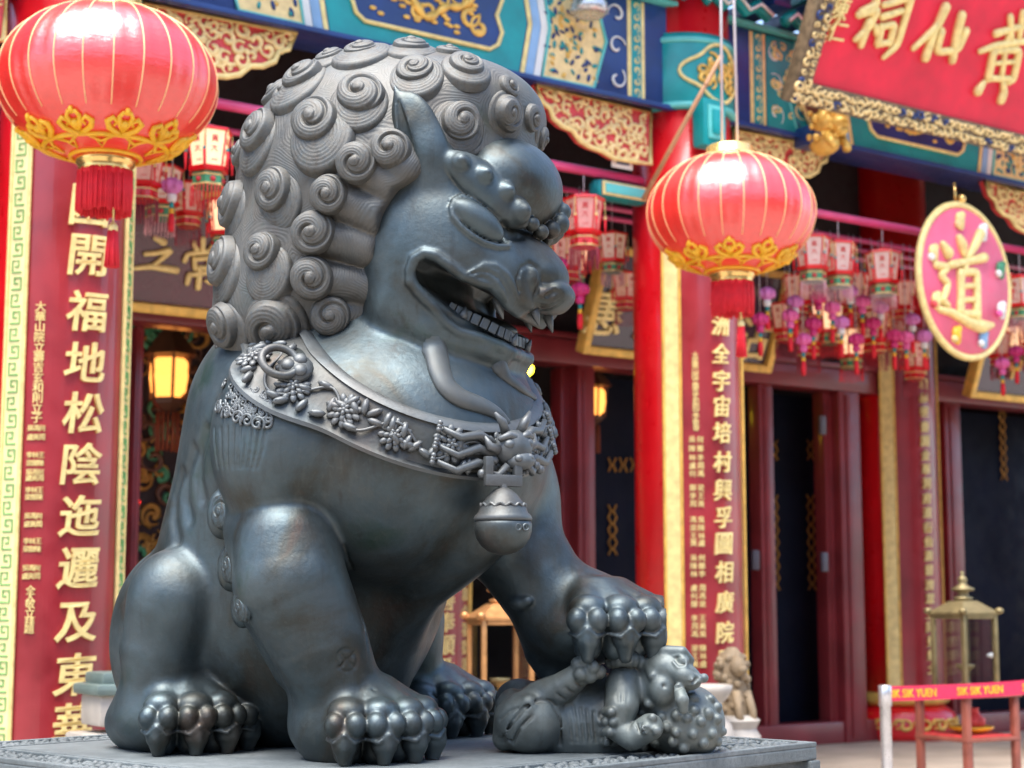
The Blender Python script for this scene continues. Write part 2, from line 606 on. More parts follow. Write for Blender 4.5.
# far foreleg, raised onto the cub
V.ell(at(505, 505, 4.92), (.17, .15, .2), AXB, 0.08)
V.tube([at(498, 520, 4.86), at(538, 580, 4.82), at(572, 622, 4.80)], [.145, .128, .115], 0.05)
V.tube([at(540, 610, 4.86), at(545, 650, 4.86), at(556, 672, 4.84)], [.07, .06, .05], 0.05)
PF_F = at(588, 657, 4.80); paw(V, PF_F, 53, .205, s=1.04)

# ---- head
def both(fn, *pts):
    fn(*pts); fn(*[mirror_h(p) for p in pts])
def ellH(p, r, dip=0, k=0.03, op='add', mir=True):
    A = tiltA(FH, RH, dip)
    V.ell(p, r, A, k, op)
    if mir: V.ell(mirror_h(p), r, A, k, op)
def tubeH(px, r, k=0.02, op='add', mir=True):
    P = [HP(*q) for q in px]
    V.tube(P, r, k, op)
    if mir: V.tube([mirror_h(q) for q in P], r, k, op)
ellH(HP(445, 225, 0), (.22, .28, .22), 0, .05, mir=False)
ellH(HP(428, 250, .16), (.205, .165, .25), 0, .035)
ellH(HP(412, 300, .17), (.115, .125, .13), 20, .04)
ellH(HP(432, 180, .18), (.11, .11, .10), 0, .05)                     # temple under the ear
ellH(HP(470, 265, .10), (.19, .15, .13), 28, .05)
V.ell(HP(518, 262, 0), (.155, .125, .085), tiltA(FH, RH, 32), .04)   # bridge
ellH(HP(497, 288, .085), (.125, .085, .06), 24, .03)                 # upper jaw
# mouth
poly = [(412, 268, .27), (420, 259, .27), (431, 259, .27), (446, 268, .26), (462, 281, .24), (480, 286, .21), (495, 294, .17), (503, 307, .15),
        (515, 316, .12), (545, 322, .05), (640, 330, 0), (640, 352, 0), (517, 346, .08), (500, 334, .13), (480, 325, .16), (462, 318, .19), (448, 307, .22), (430, 292, .25), (416, 281, .27)]
P2 = [((HP(*q) - MH) @ FH, HP(*q)[2] - MH[2]) for q in poly]
ellH(HP(462, 336, .0), (.145, .155, .065), 14, .04, mir=False)         # lower jaw
tubeH([(405, 305, .20), (430, 325, .21), (455, 340, .18), (482, 347, .14), (500, 355, .08), (504, 359, 0)], [.09, .065, .045, .036, .032, .032], .03)
def skin(pxs, lift=0.0):
    return [p + V.normal(p, .02) * lift for p in (V.hit(*q) for q in pxs) if p is not None]
rim_up = skin([(411, 282), (410, 270), (414, 259), (424, 253), (435, 255), (448, 264), (463, 276), (478, 282), (492, 285), (501, 295), (508, 306), (517, 313), (527, 317)], -.002)
rim_lo = skin([(411, 282), (419, 293), (432, 306), (445, 322), (457, 331), (478, 337), (498, 345), (512, 352)], -.002)
V.prism(P2, MH, FH, UP, RH, 0.5, 0.006, 'sub', hi=MH + np.array([.7, .4, .1]), lo=MH + np.array([-.15, -.7, -.5]))
V.ell(HP(432, 292, 0), (.10, .20, .085), tiltA(FH, RH, 25), .03)      # throat
V.ell(HP(470, 322, 0), (.14, .085, .03), tiltA(FH, RH, 14), .03)      # tongue
# lips
for f_ in (lambda p: p, mirror_h):
    V.tube([f_(p) for p in rim_up], [.0145] * len(rim_up), .008)
    V.tube([f_(p) for p in rim_lo], [.0155] * len(rim_lo), .008)
tubeH([(498, 346, .125), (512, 353, .07), (518, 355, 0)], [.016, .016, .016], .01)
# nose and muzzle front
V.ell(HP(549, 277, 0), (.04, .085, .04), tiltA(FH, RH, 20), .025)
ellH(HP(528, 280, .105), (.034, .03, .045), 10, .004)
V.ell(HP(549, 299, 0), (.058, .105, .042), tiltA(FH, RH, 5), .012)
V.ell(HP(561, 295, 0), (.034, .075, .036), tiltA(FH, RH, 0), .008)
# forehead and brows
V.ell(HP(507, 190, 0), (.15, .20, .138), AXH, .015)
b0, b1 = V.hit(457, 160), V.hit(524, 220)
bl = (b1 - b0) / np.linalg.norm(b1 - b0)
bn = RH * .8 + FH * .35 + UP * .45; bn -= (bn @ bl) * bl; bn /= np.linalg.norm(bn); bw = np.cross(bn, bl)
refl = lambda w: w - 2 * (w @ RH) * RH
bc_ = V.hit(490, 190) - bn * .004
V.ell(bc_, (.145, .066, .040), np.array([bl, bw, bn]), .004)
V.ell(mirror_h(bc_), (.145, .066, .040), np.array([refl(bl), refl(bw), refl(bn)]), .004)
# ear
eA = HP(396, 90, .30); eB = HP(428, 172, .27)
el = (eB - eA) / np.linalg.norm(eB - eA); ew = np.cross(el, RH); ew /= np.linalg.norm(ew); en = np.cross(el, ew)
for mm in (0, 1):
    f_ = (lambda p: p) if mm == 0 else mirror_h
    g_ = (lambda w: w) if mm == 0 else (lambda w: w - 2 * (w @ RH) * RH)
    V.ell(f_(HP(418, 132, .285)), (.115, .062, .032), np.array([g_(el), g_(ew), g_(en)]), .012)
    V.tube([f_(eA - el * .012), f_(eA + el * .05), f_(eA + el * .10)], [.004, .022, .036], .02)
    V.ell(f_(HP(426, 160, .25)), (.09, .07, .06), np.array([g_(el), g_(ew), g_(en)]), .04)
    V.tube([f_(HP(398, 112, .345)), f_(HP(404, 138, .35)), f_(HP(409, 158, .34))], [.012, .034, .024], .008, 'sub')
# ---- surface detail, placed where sight lines meet the rough form, and mirrored
def line_on(pxs, mir=True, lift=0.0):
    out = []
    for q in pxs:
        p = V.hit(q[0], q[1])
        if p is None: continue
        out.append(p + V.normal(p) * lift)
    return out
def groove(pxs, r, k=0.004, op='sub', lift=0.0, mir=True, grow=None):
    P = line_on(pxs, lift=lift)
    if len(P) < 2: return
    rr = r if grow is None else [r * g for g in np.interp(np.linspace(0, 1, len(P)), np.linspace(0, 1, len(grow)), grow)]
    V.tube(P, rr, k, op)
    if mir: V.tube([mirror_h(p) for p in P], rr, k, op)
# nostril groove
groove([(398, 102), (401, 120), (406, 142), (413, 162)], .015, .004, grow=(.4, 1, 1.2, .6))
groove([(519, 291), (517, 280), (521, 268), (530, 263), (538, 268), (540, 280), (536, 294)], .006, .004)
# eye: socket, rim, ball
er = [(451, 208), (454, 200), (462, 196), (472, 201), (484, 210), (494, 219), (502, 226), (511, 238), (508, 246), (497, 246), (484, 242), (472, 235), (461, 226), (453, 216)]
ep = line_on(er)
ec = np.mean(ep, 0)
if True:
    n_ = V.normal(ec + RH * .02)
    pa, pb_ = V.hit(455, 203), V.hit(506, 242)
    e1 = (pb_ - pa) / np.linalg.norm(pb_ - pa); e3 = RH - (RH @ e1) * e1; e3 /= np.linalg.norm(e3); e2 = np.cross(e3, e1)
    for mm in (0, 1):
        f_ = (lambda p: p) if mm == 0 else mirror_h
        g_ = (lambda w: w) if mm == 0 else (lambda w: w - 2 * (w @ RH) * RH)
        V.ell(f_(ec - e1 * .004), (.088, .046, .04), np.array([g_(e1), g_(e2), g_(e3)]), .008, 'sub')
        V.ell(f_(ec - e1 * .006 + e3 * .003), (.084, .040, .040), np.array([g_(e1), g_(e2), g_(e3)]), .002)
        V.tube([f_(p + e3 * .004) for p in ep + ep[:1]], .0075, .004)
        V.tube([f_(p) for p in [V.hit(504, 226), V.hit(510, 236), V.hit(520, 236)] if p is not None], .012, .012, 'sub')
# knobs of the brow and the beads between the brows
for (x, y, r) in ((461, 161, .017), (485, 174, .017), (507, 191, .018), (521, 211, .023)):
    p = V.hit(x, y)
    n = V.normal(p, .03)
    for q, m_ in ((p, n), (mirror_h(p), refl(n))):
        V.ell(q - m_ * r * .55, (r * 1.6,) * 3, None, .006)
        V.ell(q + m_ * r * .5, (r * .85,) * 3, None, .002)
for (x, y, b, r) in ((532, 224, .07, .021), (541, 232, .03, .022), (551, 230, -.035, .026), (559, 224, -.07, .03), (562, 212, -.09, .026)):
    V.ell(HP(x, y, b), (r,) * 3, None, .003)
# folds over the upper lip
for pts in ([(466, 274), (476, 269), (487, 268), (497, 273), (504, 282), (509, 293), (514, 303)],
            [(470, 277), (480, 274), (489, 276), (496, 282), (502, 291), (507, 300)],
            [(474, 271), (484, 264), (496, 266), (506, 274), (512, 284), (518, 298)]):
    groove(pts, 0.0095, .005, 'add', .000, grow=(.1, .8, 1, 1, .5))
# whisker lines of the muzzle front
for dy in (0, 4, 8, 12):
    groove([(534, 297 + dy * .8), (543, 298 + dy), (553, 296 + dy), (562, 291 + dy * .9)], .0045, .003)
groove([(547, 296), (553, 293), (556, 291)], .009, .004)
# cheek hollow behind the mouth and jaw line
# hair seam up the near foreleg, tiny crosses stay in the skin
groove([(344, 545), (352, 570), (360, 610), (368, 650), (374, 690)], .004, .004, mir=False)
# small engraved ring with a cross on the near foreleg
for (x, y, r) in ((347, 660, 10.5), ):
    groove([(x + r * math.cos(a), y + r * 1.1 * math.sin(a)) for a in np.linspace(0, 6.2832, 22)], .0034, .002, mir=False)
    for s_ in (-1, 1): groove([(x - r * .75, y - s_ * r * .75), (x - r * .2, y - s_ * r * .15), (x + r * .2, y + s_ * r * .15), (x + r * .75, y + s_ * r * .75)], .0034, .002, mir=False)
# ribs of hair down the flank
for (x0, y0) in ((206, 432), (193, 452), (181, 474)):
    groove([(x0, y0), (x0 - 7, y0 + 24), (x0 - 8, y0 + 46), (x0 - 4, y0 + 66)], .011, .03, 'sub', mir=False, lift=.004)
# dewclaw on the far foreleg
p = V.hit(520, 603)
if p is not None:
    V.ell(p, (.035, .025, .02), AXB, .01); V.ell(p + np.array([.02, -.02, .006]), (.018, .016, .014), None, .004)
# hair curls behind the near elbow
for (x, y, r) in ((222, 514, .045), (231, 568, .042), (243, 608, .036), (236, 540, .03)):
    V.ell(at(x, y, 4.56), (r * .9, r * .9, r * 1.5), None, .015)
# feathered tuft on the near shoulder
p = V.hit(243, 402); V.ell(p, (.075, .075, .075), None, .03) if False else None
for k in range(9):
    x = 214 + 6.5 * k
    groove([(x, 428 - .4 * k), (x + 1 - .5 * k, 448), (x + 4 - 1.6 * k, 468)], .0035, .004, mir=False)
vb, qb = V.mesh()
vb = relax(vb, qb, 1, .3)
lion = empty('guardian_lion_statue', (float(OB[0]), float(OB[1]), ZP), 0, 'huge bronze guardian lion with curly mane sitting on the stone plinth, mouth open', 'statue')
LO = np.array([OB[0], OB[1], ZP])
me = np_mesh('lion_body', vb - LO, qb)
me.materials.append(M_BRONZE)
body = link('body', me, lion)

# ---------------------------------------------------------------- mane
W = Vol((-1.05, 4.05, 1.85), (0.35, 5.35, 3.2), 0.0075)
W.ell(at(386, 192, 4.76), (.44, .385, .415), AXH, 0)
W.ell(at(334, 290, 4.82), (.32, .37, .30), AXH, .10)
W.ell(at(313, 325, 4.84), (.26, .34, .19), AXH, .06)
W.ell(at(470, 118, 4.72), (.21, .29, .15), AXH, .08)
fp = [(585, 158, 0), (549, 152, 0), (522, 146, .10), (490, 147, .19), (462, 153, .25), (440, 163, .29), (418, 176, .32), (392, 188, .34), (376, 210, .355), (366, 248, .36), (367, 285, .35), (377, 312, .33), (396, 345, .30), (420, 420, .2), (760, 420, 0), (760, 158, 0)]
P2 = [((HP(*q) - MH) @ FH, HP(*q)[2] - MH[2]) for q in fp]
locks = [((356, 162), (398, 188)), ((390, 148), (404, 166)), ((328, 194), (376, 216)), ((312, 233), (368, 248)), ((311, 278), (368, 287)), ((330, 316), (380, 312))]
for (a, b) in locks:
    pa, pb_ = W.hit(*a), W.hit(*b)
    ps = [pa, (pa + pb_) / 2, pb_]
    ps = [p - W.normal(p) * .012 for p in ps]
    for f_ in (lambda p: p, mirror_h): W.tube([f_(p) for p in ps], [.052, .056, .058], .004)
W.prism(P2, MH, FH, UP, RH, 0.7, 0.012, 'sub', hi=MH + np.array([.8, .8, .6]), lo=MH + np.array([-.4, -.8, -.9]))
# curls: pixel of the middle, radius in px, spin, and the lock under it: offset px, radius px
curls = [(356, 162, 20, 1, None), (390, 148, 20, -1, None), (328, 194, 19, 1, None), (312, 232, 20, 1, None), (311, 278, 19, 1, None), (330, 316, 18, -1, None),
         (275, 190, 23, 1, (4, 12, 29)), (316, 121, 24, 1, (8, 18, 35)), (361, 95, 22, -1, (-2, 10, 30)), (304, 78, 23, 1, (-4, 14, 33)),
         (263, 252, 21, 1, (6, 22, 27)), (274, 326, 27, 1, (2, 4, 33)), (415, 71, 20, 1, (2, 8, 28)), (460, 122, 21, -1, (-1, 5, 27)),
         (507, 114, 18, 1, (0, 3, 24)), (466, 66, 18, 1, (0, 4, 25)), (509, 86, 13, 1, None), (411, 46, 18, 1, (0, 6, 28)), (361, 52, 17, 1, (4, 10, 30)),
         (330, 58, 15, 1, (-8, 8, 26)), (260, 132, 25, 1, (-4, 10, 32)), (235, 205, 25, 1, (0, 12, 32)), (225, 262, 25, 1, (2, 12, 32)), (226, 325, 24, 1, (0, 12, 30)),
         (542, 139, 12, 1, None), (449, 52, 13, 1, None), (241, 152, 16, 1, None), (285, 92, 14, 1, None), (217, 345, 14, 1, None), (532, 118, 13, 1, None), (238, 360, 16, 1, None), (296, 358, 15, 1, None)]
curl_pts = []
for (x, y, r, sp, lk) in curls:
    p = None
    for dx in (0, 3, 6, 9, 12, 16, 20):
        for (ox, oy) in ((0, 0), (dx, 0), (-dx, 0), (0, dx), (dx, dx)):
            p = W.hit(x + ox, y + oy, 4.0, 5.3)
            if p is not None: break
        if p is not None: break
    if p is None: continue
    n = W.normal(p, .03)
    R = r / FPX * p[1]
    # seen edge-on, a curl keeps its own full size
    curl_pts.append((p, n, R, sp, lk))
vm, qm = W.mesh()
vm = relax(vm, qm, 1)
me = np_mesh('mane', vm - LO, qm)
me.materials.append(M_MANE)
mane = link('mane', me, lion)
cp = np.array([c[0] for c in curl_pts] + [mirror_h(c[0]) for c in curl_pts])
dm = np.full(len(vm), 9.0)
for c in cp: dm = np.minimum(dm, np.sqrt(((vm - c) ** 2).sum(1)))
at_ = me.attributes.new('strand', 'FLOAT', 'POINT')
at_.data.foreach_set('value', ((dm + .012 * np.sin(vm[:, 0] * 23 + vm[:, 2] * 17) + .009 * np.sin(vm[:, 2] * 41 - vm[:, 0] * 29)) / .0085 * 2 * math.pi).astype(np.float32))

def curl_mesh(name, turns=1.25, spin=1, H=.34, nub=.18, nr=44, nt=84, seed=0, lines=6.0):
    """unit snail: a dome with a spiral gutter, fine combed ridges and a nub in the middle"""
    r = np.linspace(0, 1, nr)[1:]
    th = np.linspace(0, 2 * np.pi, nt, endpoint=False)
    RR, TT = np.meshgrid(r, th, indexing='ij')
    dome = H * np.power(np.clip(1 - RR ** 2.4, 0, 1), .62)
    if turns > 0:
        ph = RR * turns - spin * TT / (2 * np.pi) + .15
        f = ph - np.floor(ph)
        gate = np.clip((RR - .16) / .1, 0, 1) * np.clip((1.02 - RR) / .12, 0, 1)
        g = np.exp(-(f / .10) ** 2) + np.exp(-((1 - f) / .05) ** 2)
        z = dome - .13 * g * gate * (1.1 - .5 * RR) + .06 * np.sin(np.pi * f) * gate
        z += .0065 * np.sin(2 * np.pi * f * lines) * gate
        z += nub * np.sqrt(np.clip(1 - (RR / .26) ** 2, 0, 1))
    else:
        ph = RR
        z = dome + .006 * np.sin(2 * np.pi * RR * 11) * np.clip((RR - .2) / .2, 0, 1)
    z = z - .25 * np.clip((RR - .9) / .1, 0, 1)
    X = RR * np.cos(TT); Y = RR * np.sin(TT)
    Vv = np.concatenate([[[0, 0, z[0].mean() + .002]], np.stack([X, Y, z], -1).reshape(-1, 3)])
    n1 = nr - 1
    Q = []
    for i in range(n1 - 1):
        a = 1 + i * nt + np.arange(nt); b = 1 + i * nt + (np.arange(nt) + 1) % nt
        Q.append(np.stack([a, a + nt, b + nt, b], 1))
    Q = np.concatenate(Q)
    me = np_mesh(name, Vv, Q)
    bm = bmesh.new(); bm.from_mesh(me); bm.verts.ensure_lookup_table()
    for k in range(nt):
        f = bm.faces.new((bm.verts[0], bm.verts[1 + k], bm.verts[1 + (k + 1) % nt])); f.smooth = True
    bmesh.ops.recalc_face_normals(bm, faces=bm.faces[:])
    bm.to_mesh(me); bm.free()
    me.materials.append(M_MANE)
    return me
CM = {1: curl_mesh('mane_curl', spin=1), -1: curl_mesh('mane_curl_reverse', spin=-1)}
LKM = curl_mesh('mane_lock', turns=0, H=.34)

def place_disc(name, me, p, n, R, parent, spin=0.0, stretch=1.0, hz=1.0, mirror=False):
    """set a unit disc relief on a surface point, its y axis pointing up the surface"""
    n = np.array(n) / np.linalg.norm(n)
    y = UP - (UP @ n) * n
    if np.linalg.norm(y) < .15: y = -FB - (-FB @ n) * n
    y /= np.linalg.norm(y); x = np.cross(y, n)
    c, s = math.cos(spin), math.sin(spin)
    x, y = x * c + y * s, y * c - x * s
    M = Matrix([[x[0] * R, y[0] * R * stretch, n[0] * R * hz, p[0] - LO[0]], [x[1] * R, y[1] * R * stretch, n[1] * R * hz, p[1] - LO[1]],
                [x[2] * R, y[2] * R * stretch, n[2] * R * hz, p[2] - LO[2]], [0, 0, 0, 1]])
    o = link(name, me, parent)
    o.matrix_local = M
    return o
rc = random.Random(3)
done = []
for (p, n, R, sp, lk) in curl_pts:
    b = (p - MH) @ RH
    tw = rc.uniform(-1, 1)
    for mm in (0, 1):
        if mm == 1 and abs(b) < .07: continue
        q = p if mm == 0 else mirror_h(p)
        nn = n if mm == 0 else n - 2 * (n @ RH) * RH
        if mm == 1 and any(np.linalg.norm(q - d) < .05 for d in done): continue
        done.append(q)
        if lk:
            qq = q + nn * 0
            dn = -UP - (-UP @ nn) * nn; sx = np.cross(UP, nn)
            qq = q + (dn * lk[1] + (sx if mm == 0 else -sx) * lk[0]) / FPX * 4.6 - nn * R * .22
            o1 = place_disc('mane_lock', LKM, qq, nn, lk[2] * 1.1 / FPX * 4.6, mane, tw * .3, 1.12, .85)
            place_disc('mane_curl', CM[sp if mm == 0 else -sp], q + nn * R * .22, nn, R * rc.uniform(1.0, 1.14), mane, tw, rc.uniform(.95, 1.15), rc.uniform(.85, 1.05))
        else:
            place_disc('mane_curl', CM[sp if mm == 0 else -sp], q + nn * R * .05, nn, R * rc.uniform(1.06, 1.2), mane, tw, rc.uniform(.95, 1.1), rc.uniform(.95, 1.1))
# rear of the mane (turned away from the photograph): curls in a loose grid
for az in range(20, 341, 28):
    for el_, rr in ((-22, .06), (2, .065), (26, .06), (50, .055)):
        d = np.array([math.cos(R_(az + (el_ % 3) * 6)) * math.cos(R_(el_)), math.sin(R_(az + (el_ % 3) * 6)) * math.cos(R_(el_)), math.sin(R_(el_))])
        c0 = at(370, 215, 4.78)
        p = W.march(c0 + d * 1.0, -d, 0, .9)
        if p is None: continue
        n = W.normal(p, .03)
        if n @ (np.array([0, 0, EYE]) - p) > -.05: continue
        if any(np.linalg.norm(p - q) < .1 for q in done): continue
        if (p - MH) @ FH > .12: continue
        done.append(p)
        place_disc('mane_curl', CM[1], p, n, rr, mane, az, 1, 1)
# ---------------------------------------------------------------- collar
cx = [V.hit(*q) for q in ((272, 372), (318, 396), (365, 421), (420, 441), (470, 450), (505, 449), (540, 438))]
cx = np.array([c for c in cx if c is not None])
cm = cx.mean(0)
_, _, vt = np.linalg.svd(cx - cm)
cn = vt[2] if vt[2][2] > 0 else -vt[2]
c0 = at(388, 420, 4.78); c0 = c0 - ((c0 - cm) @ cn) * cn
cu = FB - (FB @ cn) * cn; cu /= np.linalg.norm(cu); cw = np.cross(cn, cu)
def band_pt(ang, t):
    d = cu * math.cos(ang) + cw * math.sin(ang)
    p = V.march(c0 + cn * t + d * 1.0, -d, 0, .98)
    return (p if p is not None else c0 + cn * t + d * .3), d
NB = 150
prof = [(-.060, -.004), (-.060, .020), (-.050, .024), (-.046, .010), (0, .012), (.046, .010), (.050, .022), (.060, .018), (.060, -.004)]
rows = []
for i in range(NB):
    a = 2 * math.pi * i / NB
    base = {}
    row = []
    for (t, hgt) in prof:
        if t not in base: base[t] = band_pt(a, t)
        p, d = base[t]
        row.append(p + d * hgt)
    rows.append(row)
rows = np.array(rows)
for _ in range(2): rows = .5 * rows + .25 * (np.roll(rows, 1, 0) + np.roll(rows, -1, 0))
g = MB(); g.mat(M_RELIEF); g.smooth = True
vv = [[g.v(p - LO) for p in r] for r in rows]
for i in range(NB):
    A, B = vv[i], vv[(i + 1) % NB]
    for k in range(len(prof) - 1): g.face([A[k], A[k + 1], B[k + 1], B[k]])
collar = g.build('collar', lion, autosmooth=50)
def band_frame(ang, t=0.0):
    f = (ang / (2 * math.pi) * NB) % NB
    i = int(f) % NB; w = f - int(f)
    mid = lambda i_: rows[i_ % NB][4] + (rows[i_ % NB][6 if t > 0 else 2] - rows[i_ % NB][4]) * (abs(t) / .05)
    p = mid(i) * (1 - w) + mid(i + 1) * w
    tx = rows[(i + 1) % NB][4] - rows[i - 1][4]; tx /= np.linalg.norm(tx)
    ty = rows[i][6] - rows[i][2]; ty -= (ty @ tx) * tx; ty /= np.linalg.norm(ty)
    nn = np.cross(tx, ty)
    d = cu * math.cos(ang) + cw * math.sin(ang)
    if nn @ d < 0: nn = -nn
    return p, np.array([tx, ty, nn])
def flower(g, p, ax, r):
    for ring, (rad, n, z, s) in enumerate(((.72, 11, .10, .30), (.45, 8, .26, .26), (.2, 5, .42, .2))):
        for k in range(n):
            a = 2 * math.pi * (k + .5 * ring) / n
            c = p + ax.T @ np.array([rad * r * math.cos(a), rad * r * math.sin(a), z * r * .5])
            o = ax.T @ np.array([math.cos(a), math.sin(a), 0]); l = ax.T @ np.array([-math.sin(a), math.cos(a), 0])
            g.ball(c - LO, (s * r, s * r * .66, .13 * r), 8, np.array([o, l, ax[2]]))
    g.ball(p + ax[2] * .22 * r - LO, .14 * r, 8)
g = MB(); g.mat(M_RELIEF); g.smooth = True
rl = random.Random(11)
ang = 0.0
vine = []
for i in range(240):
    a = 2 * math.pi * i / 240
    p, ax = band_frame(a, .026 * math.sin(a * 14))
    vine.append(p + ax[2] * .006 - LO)
g.tube(vine, .0045, 6, closed=True)
for i in range(20):
    a = 2 * math.pi * (i + .5) / 20
    
    p, ax = band_frame(a, rl.uniform(-.012, .012))
    flower(g, p, ax, rl.uniform(.042, .052))
for i in range(170):
    a = 2 * math.pi * (i + rl.random()) / 170
    t = rl.uniform(-.036, .036)
    p, ax = band_frame(a, t)
    q = rl.uniform(0, 6.28); c_, s_ = math.cos(q), math.sin(q)
    x_ = ax[0] * c_ + ax[1] * s_; y_ = ax[1] * c_ - ax[0] * s_
    g.ball(p + ax[2] * .004 - LO, (.024, .0105, .011), 8, np.array([x_, y_, ax[2]]))
    g.tube([p + x_ * .016 + ax[2] * .010 - LO, p - x_ * .016 + ax[2] * .012 - LO], .0022, 5)
g.build('floral_relief', collar)
# dragon mask over the middle of the collar, with its limbs spread along the band
mp = V.hit(503, 447)
dm_ = mp - c0; am = math.atan2(dm_ @ cw, dm_ @ cu)
p, ax = band_frame(am, 0)
if ax[0] @ np.array([1, 0, 0]) < 0: ax = np.array([-ax[0], ax[1], ax[2]])
K = lambda x, y, z: p + (ax[0] * x + ax[1] * (y + .006) + ax[2] * z * .72) * 1.22 - LO
g = MB(); g.mat(M_RELIEF); g.smooth = True
g.ball(K(0, .005, .03), (.06, .05, .045), 14, ax)
g.ball(K(.004, -.022, .055), (.043, .027, .034), 12, ax)            # snout
for s in (-1, 1):
    g.ball(K(.016 * s, -.016, .078), (.013, .012, .012), 8, ax)      # nostrils
    g.ball(K(.026 * s, .014, .056), (.019, .016, .016), 10, ax)      # eyes
    g.tube([K(.006 * s, .026, .058), K(.026 * s, .034, .058), K(.05 * s, .026, .045)], [.009, .011, .006], 8)   # brows
    g.tube([K(.022 * s, .04, .035), K(.034 * s, .062, .04), K(.052 * s, .082, .036)], [.013, .012, .004], 8)    # horns
    g.tube([K(.045 * s, .004, .035), K(.066 * s, .012, .03), K(.074 * s, .034, .02)], [.014, .012, .004], 8)    # ears
    g.tube([K(.03 * s, -.03, .05), K(.05 * s, -.05, .04), K(.072 * s, -.042, .024)], [.010, .010, .004], 8)     # jowls
    for j, (y0, y1, y2) in enumerate(((.02, .042, .03), (-.004, .012, -.01), (-.03, -.02, -.042))):
        P = []
        for q, (xx, yy) in enumerate(((.05, y0), (.10, y1), (.155, y2), (.205, y2 + .012))):
            pp, aa = band_frame(am + s * xx / .46 * (1 if (cw @ ax[0]) > 0 else -1), yy)
            P.append(pp + aa[2] * .012 - LO)
        g.tube(P, [.013, .013, .010, .007], 8)
        for q in range(3): g.ball(P[-1] + aa[2] * .006 + aa[1] * .009 * (q - 1) + (P[-1] - P[-2]) * .25, .008, 7)
    for q in range(4): g.ball(K(.05 * s + .012 * s * q, -.018 - .009 * q, .022), .013, 8)
for q in range(-3, 4): g.ball(K(.011 * q, -.046 - .004 * (3 - abs(q)), .038), (.007, .009, .008), 7, ax)
mask = g.build('dragon_mask', collar)
# bracket and bell
bx = np.array([RH[0] * -.35 + FB[0], RH[1] * -.35 + FB[1], 0]); bx = FB * .8 + np.array([0, -.6, 0]); bx /= np.linalg.norm(bx)
sx = np.cross(UP, bx)
bp = at(503, 476, mp[1] - .075) - LO
AXC = np.array([sx, bx, UP])
g = MB(); g.mat(M_RELIEF)
g.box(bp + UP * -.012, (.105, .02, .03), .004, AXC)
for s in (-1, 1): g.box(bp + sx * .042 * s + UP * .024, (.022, .019, .05), .004, AXC)
g.tube([bp - UP * .02 + bx * .0, bp - UP * .045], .012, 10)
g.build('bell_bracket', collar, autosmooth=True)
bc = at(503, 517, mp[1] - .075) - LO
g = MB(); g.mat(M_RELIEF)
g.lathe(bc, [(.012, .075), (.022, .07), (.036, .058), (.05, .04), (.060, .024), (.064, .012), (.072, .004), (.0755, -.004), (.074, -.010)], 40)
g.tube([bc + np.array([.0575 * math.cos(a), .0575 * math.sin(a), .030 + .0035 * math.sin(14 * a)]) for a in np.linspace(0, 2 * math.pi, 120, endpoint=False)], .0035, 6, closed=True)
g.mat(M_BRONZE)
g.lathe(bc, [(.071, -.008), (.0745, -.02), (.074, -.036), (.068, -.056), (.055, -.075), (.036, -.089), (.014, -.096), (0, -.097)], 40)
for s in (-1, 1):
    q = bc + bx * .072 + sx * (.018 + .011 * s) - UP * .028
    g.smooth = True
    g.tube([q + sx * .008 * math.cos(t) + UP * .008 * math.sin(t) for t in np.linspace(0, 6.28, 14, endpoint=False)], .003, 6, closed=True)
bell = g.build('bell', collar)
# ring and button on the shoulder end of the collar
rp_ = V.hit(284, 372); rn = V.normal(rp_)
e1 = np.cross(rn, UP); e1 /= np.linalg.norm(e1); e2 = np.cross(e1, rn)
g = MB(); g.mat(M_RELIEF); g.smooth = True
cc = V.hit(280, 369) + rn * .03 - LO
g.tube([cc + e1 * .046 * math.cos(t) + e2 * .046 * math.sin(t) + rn * .012 * math.cos(t) for t in np.linspace(0, 2 * math.pi, 40, endpoint=False)], .0105, 10, closed=True)
g.build('collar_ring', collar)
g = MB(); g.mat(M_RELIEF)
q = V.hit(296, 371) + rn * .012 - LO
g.ball(q, (.046, .046, .02), 16, np.array([e1, e2, rn]))
for k in range(3): g.ball(q + e1 * .02 * math.cos(2.1 * k) + e2 * .02 * math.sin(2.1 * k) + rn * .014, (.02, .02, .012), 10, np.array([e1, e2, rn]))
g.build('collar_button', collar)

# ---------------------------------------------------------------- beard straps
def strap(pxs, wid, name='beard_strap'):
    P = [V.hit(*q) for q in pxs]
    P = [p for p in P if p is not None]
    P = [P[0] + UP * .05 - FH * .03] + P
    # resample
    P = np.array(P); t = np.linspace(0, len(P) - 1, 40)
    P = np.stack([np.interp(t, range(len(P)), P[:, k]) for k in range(3)], 1)
    for _ in range(6): P[1:-1] = .5 * P[1:-1] + .25 * (P[:-2] + P[2:])
    w = np.interp(np.linspace(0, 1, 40), np.linspace(0, 1, len(wid)), wid)
    g = MB(); g.mat(M_STRAP); g.smooth = True
    R_prev = None
    for i in range(40):
        tx = P[min(i + 1, 39)] - P[max(i - 1, 0)]; tx /= np.linalg.norm(tx)
        n = V.normal(P[i], .03); n -= (n @ tx) * tx; n /= np.linalg.norm(n)
        s = np.cross(tx, n)
        ring = [g.v(P[i] + s * w[i] * math.cos(a) + n * (w[i] * .55 * math.sin(a) + .002) - LO) for a in np.linspace(0, 2 * math.pi, 14, endpoint=False)]
        if R_prev:
            for k in range(14): g.face([R_prev[k], R_prev[(k + 1) % 14], ring[(k + 1) % 14], ring[k]])
        else: g.face(ring)
        R_prev = ring
    g.face(R_prev)
    return g.build(name, lion)
